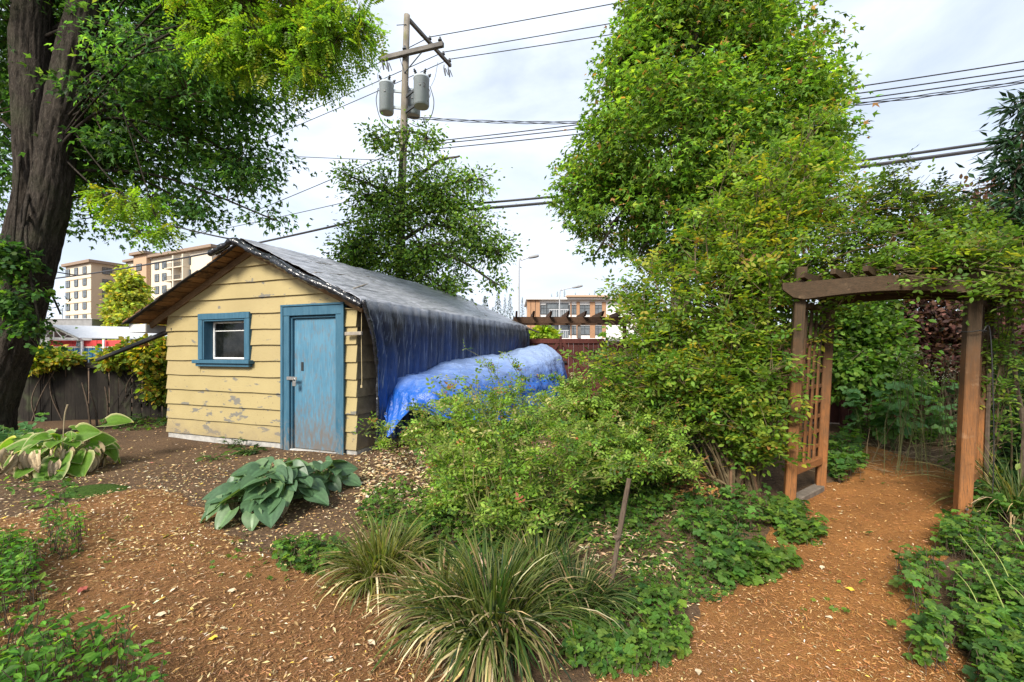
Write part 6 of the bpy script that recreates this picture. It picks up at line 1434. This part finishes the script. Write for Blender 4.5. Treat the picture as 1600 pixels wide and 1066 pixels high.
hosta('smaller part of blue green hosta nearer the shed door', G(505, 765), 22, .34, .19, .26, HB, 2)
hosta('cream edged green hosta with withered leaves hanging below', G(98, 735), 40, .60, .24, .46, HC, 46, stalk=.36)
hosta('small green sprig hosta leaf cluster left edge', G(28, 728), 9, .30, .25, .34, HC, 6)
lone = thing('hosta', 'single cream edged hosta leaf held out on a long stalk', 'hosta', G(150, 690)); e = P(168, 662, 5.9); mb = MB(); tube(mb, [G(150, 690), e * .5 + G(150, 690) * .5, e], [.006, .005, .004], 5, 8, col=(.14, .22, .06)); mb.obj('leaf_stalk', M_CANE, lone)
placeleaf(HC[0], lone, e - ORG[lone.name], (1, .1, .25), (0, -.45, .9), .30)
# small plants at the shed's foot
def rosette(name, label, px, py, n, size, cat='plant', pl=None, hh=.12, group=None, tpl=T_LANCE):
    b_ = G(px, py); b_[2] = float(surf(b_[0], b_[1])); t = thing(name, label, cat, b_, group=group); th = rnd(n) * 6.283; mb = MB(); d = np.stack([np.cos(th), np.sin(th), .3 + .7 * rnd(n)], -1); q = b_ + d * (.05 + .10 * rnd(n, 1)) * np.array((1, 1, hh * 6))
    twigs(mb, np.repeat(b_[None], n, 0) + gau(n, 3) * .01, q, .004, .002, 0, .1, (.07, .10, .03)); leafs(mb, tpl, q, d - ZUP * .5, ZUP + gau(n, 3) * .3, size * (.7 + .6 * rnd(n)), pal(n, pl or [((.04, .085, .025), 3), ((.065, .13, .03), 2)]), width=1.5); mb.obj('foliage', M_LEAF, t); return t
rosette('dark_plant', 'dark green evergreen plant at the shed wall left of door', 392, 706, 60, .12); rosette('dark_plant', 'small spiky dark plant against the shed foundation', 362, 698, 30, .12, hh=.2); rosette('dark_plant', 'little leafy plant in front of the shed left of the hosta', 334, 718, 22, .12, pl=[((.07, .15, .03), 1)])
rosette('dark_plant', 'lush dark plant with pointed leaves under the tall shrub', 1080, 735, 60, .20, hh=.24, pl=[((.035, .085, .03), 3), ((.05, .12, .035), 2)])
mb = MB(); mo = G(148, 770); th = np.linspace(0, 6.283, 28); V = [[mo + (math.cos(a) * .30 * r * (1 + .15 * math.sin(3 * a)), math.sin(a) * .22 * r, .055 * (1 - r * r) + float(surf(mo[0], mo[1])) - .003) for a in th] for r in np.linspace(0.02, 1, 9)]
grid(mb, np.array(V)); tag(mb.obj('moss_mound', simple('moss', (.045, .085, .015), .95, .1, var=.5, ns=60, bmp=1.0), None, mo, True), 'low bright green moss patch in front of the cream edged hosta', 'moss')

# ---- ground cover (no one could count these leaves)
def cover(name, label, regions, n, size, pl, tpl=T_PALM, hmax=.14, cat='ground cover', clump=.35, thr=.0, stem=True):
    mb = MB()
    for (px0, px1, py0, py1, w) in regions:
        k = int(n * w); x, y = scatter_px(k, px0, px1, py0, py1)
        cx, cy = (px0 + px1) / 2, (py0 + py1) / 2; pxx_ = CX + x / y * F; pyy_ = HY + H * F / y
        e = ((pxx_ - cx) / ((px1 - px0) / 2)) ** 2 + ((pyy_ - cy) / ((py1 - py0) / 2)) ** 2
        keep_ = (e < .45 + 1.0 * n2(x, y, 3.5, 2.7)) & (n2(x, y, 4.5, 7.7) > thr); x, y = x[keep_], y[keep_]; k = len(x)
        z = surf(x, y) + hmax * (.12 + .88 * rnd(k)) * (.35 + 1.0 * n2(x, y, 5, 1.7)); th = rnd(k) * 6.283; pp = np.stack([x, y, z], -1)
        leafs(mb, tpl, pp, np.stack([np.cos(th), np.sin(th), -.25 + .3 * gau(k)], -1), ZUP + gau(k, 3) * .35, size * (.55 + .8 * rnd(k)) , pal(k, pl, .2) * (.75 + .5 * n2(x, y, 2, 4.))[:, None])
        if stem:
            q = rnd(k) < .4; s = pp[q]; twigs(mb, s * (1, 1, 0) + gau(q.sum(), 3) * (.02, .02, 0) + ZUP * surf(s[:, 0], s[:, 1])[:, None], s, .0022, .0016, 1, .1)
    return tag(mb.obj(name, [M_LEAF, M_TWIG]), label, cat, kind='stuff')
CG = [((.065, .145, .030), 5), ((.095, .19, .036), 4), ((.14, .25, .04), 2.5), ((.04, .095, .026), 1.5)]
CY = [((.09, .17, .025), 5), ((.13, .21, .03), 3), ((.06, .12, .025), 3)]
cover('ground_cover', 'geranium like ground cover right of the stake and front grass', [(900, 1080, 920, 1045, 1.0), (880, 960, 985, 1040, .3), (640, 710, 980, 1000, .0)], 1000, .044, CG + CY, hmax=.12)
cover('ground_cover', 'dense dark small leaved ground cover between stake and arbor path', [(960, 1180, 765, 940, 1.0), (880, 1050, 740, 860, .4)], 2700, .029, CG + CY, hmax=.05)
cover('ground_cover', 'dark lobed plants at the foot of the tall shrub', [(1040, 1200, 770, 850, 1.0), (1090, 1190, 845, 915, .5)], 560, .06, CG, hmax=.20)
cover('ground_cover', 'bright green lobed plants left of the arbor path', [(1195, 1260, 785, 830, .6), (1130, 1215, 850, 915, 1.0), (1215, 1290, 820, 860, .35), (1190, 1240, 870, 900, .2)], 620, .060, CY, hmax=.12)
cover('ground_cover', 'lush green weeds along right edge below the arbor post', [(1488, 1720, 845, 1066, .85), (1510, 1740, 930, 1160, .8), (1400, 1470, 880, 960, .08), (1460, 1560, 830, 880, .25), (1425, 1480, 985, 1060, .07)], 2500, .046, CG + [((.14, .24, .035), 3)], hmax=.22, thr=.22)
cover('ground_cover', 'soft green leafy weeds in the bottom left corner', [(-200, 160, 905, 1220, .55), (-60, 260, 1005, 1240, .42), (-80, 60, 860, 960, .35), (60, 140, 815, 880, .12), (-60, 60, 870, 920, .2)], 2600, .042, [((.09, .215, .028), 5), ((.13, .28, .036), 4), ((.055, .14, .025), 3)], T_OVAL, hmax=.28)
cover('ground_cover', 'low weeds between rose thicket and the straw patch', [(560, 700, 760, 850, .5), (600, 900, 820, 900, .6), (850, 1080, 700, 800, 1.0), (560, 640, 850, 900, .3), (420, 560, 850, 905, .25), (640, 940, 760, 870, 1.0), (900, 1060, 740, 830, .6)], 2300, .042, CY + CG, T_PALM, hmax=.12)
cover('seedling_weeds', 'tiny green seedlings scattered on the open mulch', [(60, 420, 780, 900, .22), (300, 560, 830, 920, .22), (500, 720, 895, 1060, .10), (1080, 1480, 850, 1066, .2), (1280, 1480, 720, 900, .06), (1070, 1160, 940, 1000, .12)], 420, .036, CY, T_PALM, hmax=.05, thr=.56)
cover('ground_cover', 'shaded green plants along the far edge of the arbor path', [(1290, 1350, 690, 760, .5), (1500, 1640, 720, 830, 1.0), (1330, 1500, 660, 700, .8)], 1000, .085, CG, T_PALM, hmax=.30)
cover('ground_cover', 'sparse dark weeds under the old fence and shed corner', [(150, 270, 650, 675, .6), (-60, 60, 660, 720, .5), (0, 120, 740, 800, .15)], 500, .075, CG, T_PALM, hmax=.12)
# leaning tall grass stems over the right weeds
mb = MB()
t = thing('tall_grass', 'long pale grass stems leaning over the right edge weeds', 'tall grass', G(1560, 1000))
for (a, b_) in [((1592, 1003), (1500, 835)), ((1600, 960), (1535, 840)), ((1550, 1000), (1490, 890)), ((1620, 900), (1560, 800)), ((1650, 1030), (1570, 905))]:
    e = P(b_[0], b_[1], H * F / (a[1] - HY) * 1.12); s = G(*a); tube(mb, [s, s * .5 + e * .5 + (0, 0, .06), e], [.0028, .0024, .0012], 5, 12, col=(.24, .29, .08)); mb.obj('stem', M_CANE, t); mb = MB()
mb = MB(); A = P(1545, 760, 3.95); tube(mb, [A, P(1565, 775, 3.85), P(1600, 800, 3.7)], [.016, .02, .02], 7, 14, col=(.10, .065, .045)); tag(mb.obj('old_branch', M_CANE, None, A), 'dark bent branch lying right of the arbor post', 'branch')

# ---- vines on the old fence
VG = [((.15, .23, .03), 4), ((.27, .31, .04), 3), ((.42, .30, .04), 1.5), ((.09, .16, .025), 3), ((.36, .14, .04), .4), ((.45, .40, .08), 1.5)]
bush('fence_vine', 'yellowing vine spilling over the fence beside the shed', P(215, 640, 9.6) * (1, 1, 0), [lob(185, 560, 9.4, .30, .7, .6), lob(220, 552, 9.5, .36, .7, .7), lob(250, 560, 9.5, .42, .7, .9), lob(255, 610, 9.5, .28, .6, 1.2)], 520, 12, .10, T_OVAL, .11, VG, .36, 1.6, .8, .3, 1.1, 12, width=1.4, cat='vine')
bush('fence_vine', 'green and yellow vine on the fence next to the tree trunk', P(85, 640, 9.3) * (1, 1, 0), [lob(75, 556, 9.2, .24, .7, .45), lob(105, 562, 9.2, .18, .7, .3), lob(60, 568, 9.1, .25, .7, .5)], 240, 12, .09, T_OVAL, .10, VG, .36, 1.6, .8, .3, 5.1, 8, width=1.4, cat='vine')
# ---- far vegetation
def fartree(name, label, px, ytop, D, wpx, pl, shape='col', size=None, ncl=500, per=10, group=None):
    b_ = P(px, HY, D); b_[2] = 0; zt = H + (HY - ytop) / F * D; w = wpx / F * D / 2
    if shape == 'cone':
        t = thing(name, label, 'tree', b_, group=group); mb = MB(); tube(mb, [b_, b_ + ZUP * zt * .98], [w * .10, .03], 7, 6); mb.obj('trunk', M_BARK2, t)
        k = ncl * per; f = rnd(k) ** .75; tier = np.floor(f * 13) / 13; th = rnd(k) * 6.283; r = w * 1.5 * (1 - f) ** 1.0 * (.25 + .75 * rnd(k) ** .5) * (1 - .45 * ((f - tier) * 13)) * (.8 + .4 * vnoise(np.stack([np.cos(th) * 2, np.sin(th) * 2, f * 9 + px], -1))) + .05
        p = b_ + np.stack([r * np.cos(th), r * np.sin(th), zt * (.10 + .90 * f) - r * .25], -1); d = np.stack([np.cos(th), np.sin(th), np.full(k, -.45)], -1) + .25 * gau(k, 3)
        mb = MB(); leafs(mb, T_LANCE, p, d, ZUP + .4 * gau(k, 3), (size or w * .34) * (.6 + .7 * rnd(k)) * (1 - .72 * f), pal(k, pl, .2), width=2.0); mb.obj('crown', M_LEAF, t); return t
    hh = zt * .5; lobes = [(b_ + ZUP * (zt * .60), (w * .92, w * .92, zt * .34)), (b_ + ZUP * (zt * .38) + (w * .1, 0, 0), (w, w, zt * .27)), (b_ + ZUP * (zt * .80), (w * .55, w * .55, zt * .20)), (b_ + ZUP * zt * .5 + (-w * .3, 0, 0), (w * .7, w * .7, zt * .25))]
    return tree(name, label, b_, [b_ - ZUP * .2, b_ + ZUP * zt * .4, b_ + ZUP * zt * .9], [w * .10, w * .08, w * .02], lobes, ncl, per, w * .12, T_HEX, size or w * .16, pl, M_BARK2, 0, .36, 2.2 / w, .7, .3, None, 8, 0, px * .1, group=group, trn=8, width=1.5)
CONI = [((.030, .062, .040), 4), ((.045, .085, .050), 3), ((.022, .045, .032), 2)]
YT = [((.30, .36, .06), 5), ((.42, .42, .07), 3), ((.20, .28, .05), 3), ((.48, .36, .08), .7)]
fartree('autumn_tree', 'yellow green columnar tree in front of the apartment block', 202, 420, 62, 58, YT, ncl=1100, size=.52)
fartree('autumn_tree', 'orange tinged tree seen under the shed eave', 247, 500, 60, 50, [((.42, .28, .05), 3), ((.26, .26, .04), 3)], ncl=260, size=.6); fartree('autumn_tree', 'yellow green round shrub tree just beyond the gate', 848, 506, 24, 52, [((.26, .36, .03), 4), ((.18, .28, .03), 3), ((.34, .40, .06), 2)], ncl=500, size=.28)
cl = 'dark conifers on the skyline beyond the townhouses'
for px, yt, D, w, lab in [(758, 462, 75, 42, 'broad conifer left of the nearer street lamp, largest of its clump'), (778, 457, 78, 34, 'pointed conifer close to the left of the nearer street lamp'), (797, 460, 95, 26, 'conifer directly behind the nearer street lamp pole'), (737, 466, 90, 44, 'hazy conifer over the roof end of the black tarp'), (720, 474, 70, 40, 'conifer just above the far end of the black roof tarp'), (789, 464, 84, 22, 'slim conifer squeezed against the nearer street lamp'), (816, 464, 110, 18, 'small conifer touching the left end of the townhouse roof'), (862, 459, 95, 13, 'leftmost conifer of the row above the townhouse roof'), (871, 455, 98, 15, 'second conifer from left above the townhouse roof'), (882, 451, 96, 15, 'tallest conifer above the townhouse roof left of farther lamp'), (899, 457, 100, 17, 'conifer just right of the farther street lamp pole'), (914, 460, 104, 13, 'conifer under the arm of the farther street lamp'), (921, 457, 100, 13, 'conifer right of the farther lamp head'), (929, 453, 96, 15, 'conifer second from the tall shrub above the townhouse roof'), (937, 459, 96, 14, 'conifer nearest the tall shrub above the townhouse roof'), (770, 480, 60, 30, 'nearest low conifer in front of the clump left of the lamp')]:
    fartree('conifer', lab, px, yt, D, w, CONI, 'cone', ncl=90, group=cl)
for i, (px, yt, D, w, lab) in enumerate([(20, 470, 90, 80, 'far round tree left of the apartment block'), (500, 470, 70, 130, 'far green tree hidden behind the shed roof'), (430, 455, 80, 120, 'far tree just left of shed ridge'), (400, 490, 60, 120, 'far bushy tree behind the shed roof left'), (1300, 490, 30, 150, 'green tree behind the arbor vine'), (1420, 500, 26, 190, 'dark tree beyond the back fence in the arbor view'), (1560, 480, 24, 220, 'dark tree beyond the back fence at the right edge'), (1150, 480, 30, 150, 'tree behind the tall shrub beyond the fence')]):
    fartree('background_tree', lab, px, yt, D, w, [((.04, .08, .022), 4), ((.06, .11, .028), 3)], ncl=420, size=.5 if D > 50 else .28)
fartree('background_tree', 'green tree at far left edge behind the trunk', -40, 430, 30, 160, [((.05, .10, .022), 4), ((.07, .13, .03), 3)], ncl=400, size=.28)
# a hill that closes the horizon
xh = np.linspace(-1500, 1500, 90); th_ = np.linspace(0, 1, 8); V = np.zeros((8, 90, 3))
for j in range(8):
    V[j, :, 0] = xh; V[j, :, 1] = 420 + 260 * th_[j]; V[j, :, 2] = (10 + 22 * n2(xh, xh * 0, .004, 3.) ) * math.sin(th_[j] * math.pi) - .2
mb = MB(); grid(mb, V); tag(mb.obj('hills', simple('wooded_hill', (.04, .065, .045), .95, .1, var=.4, ns=.06), smooth=True), kind='structure')
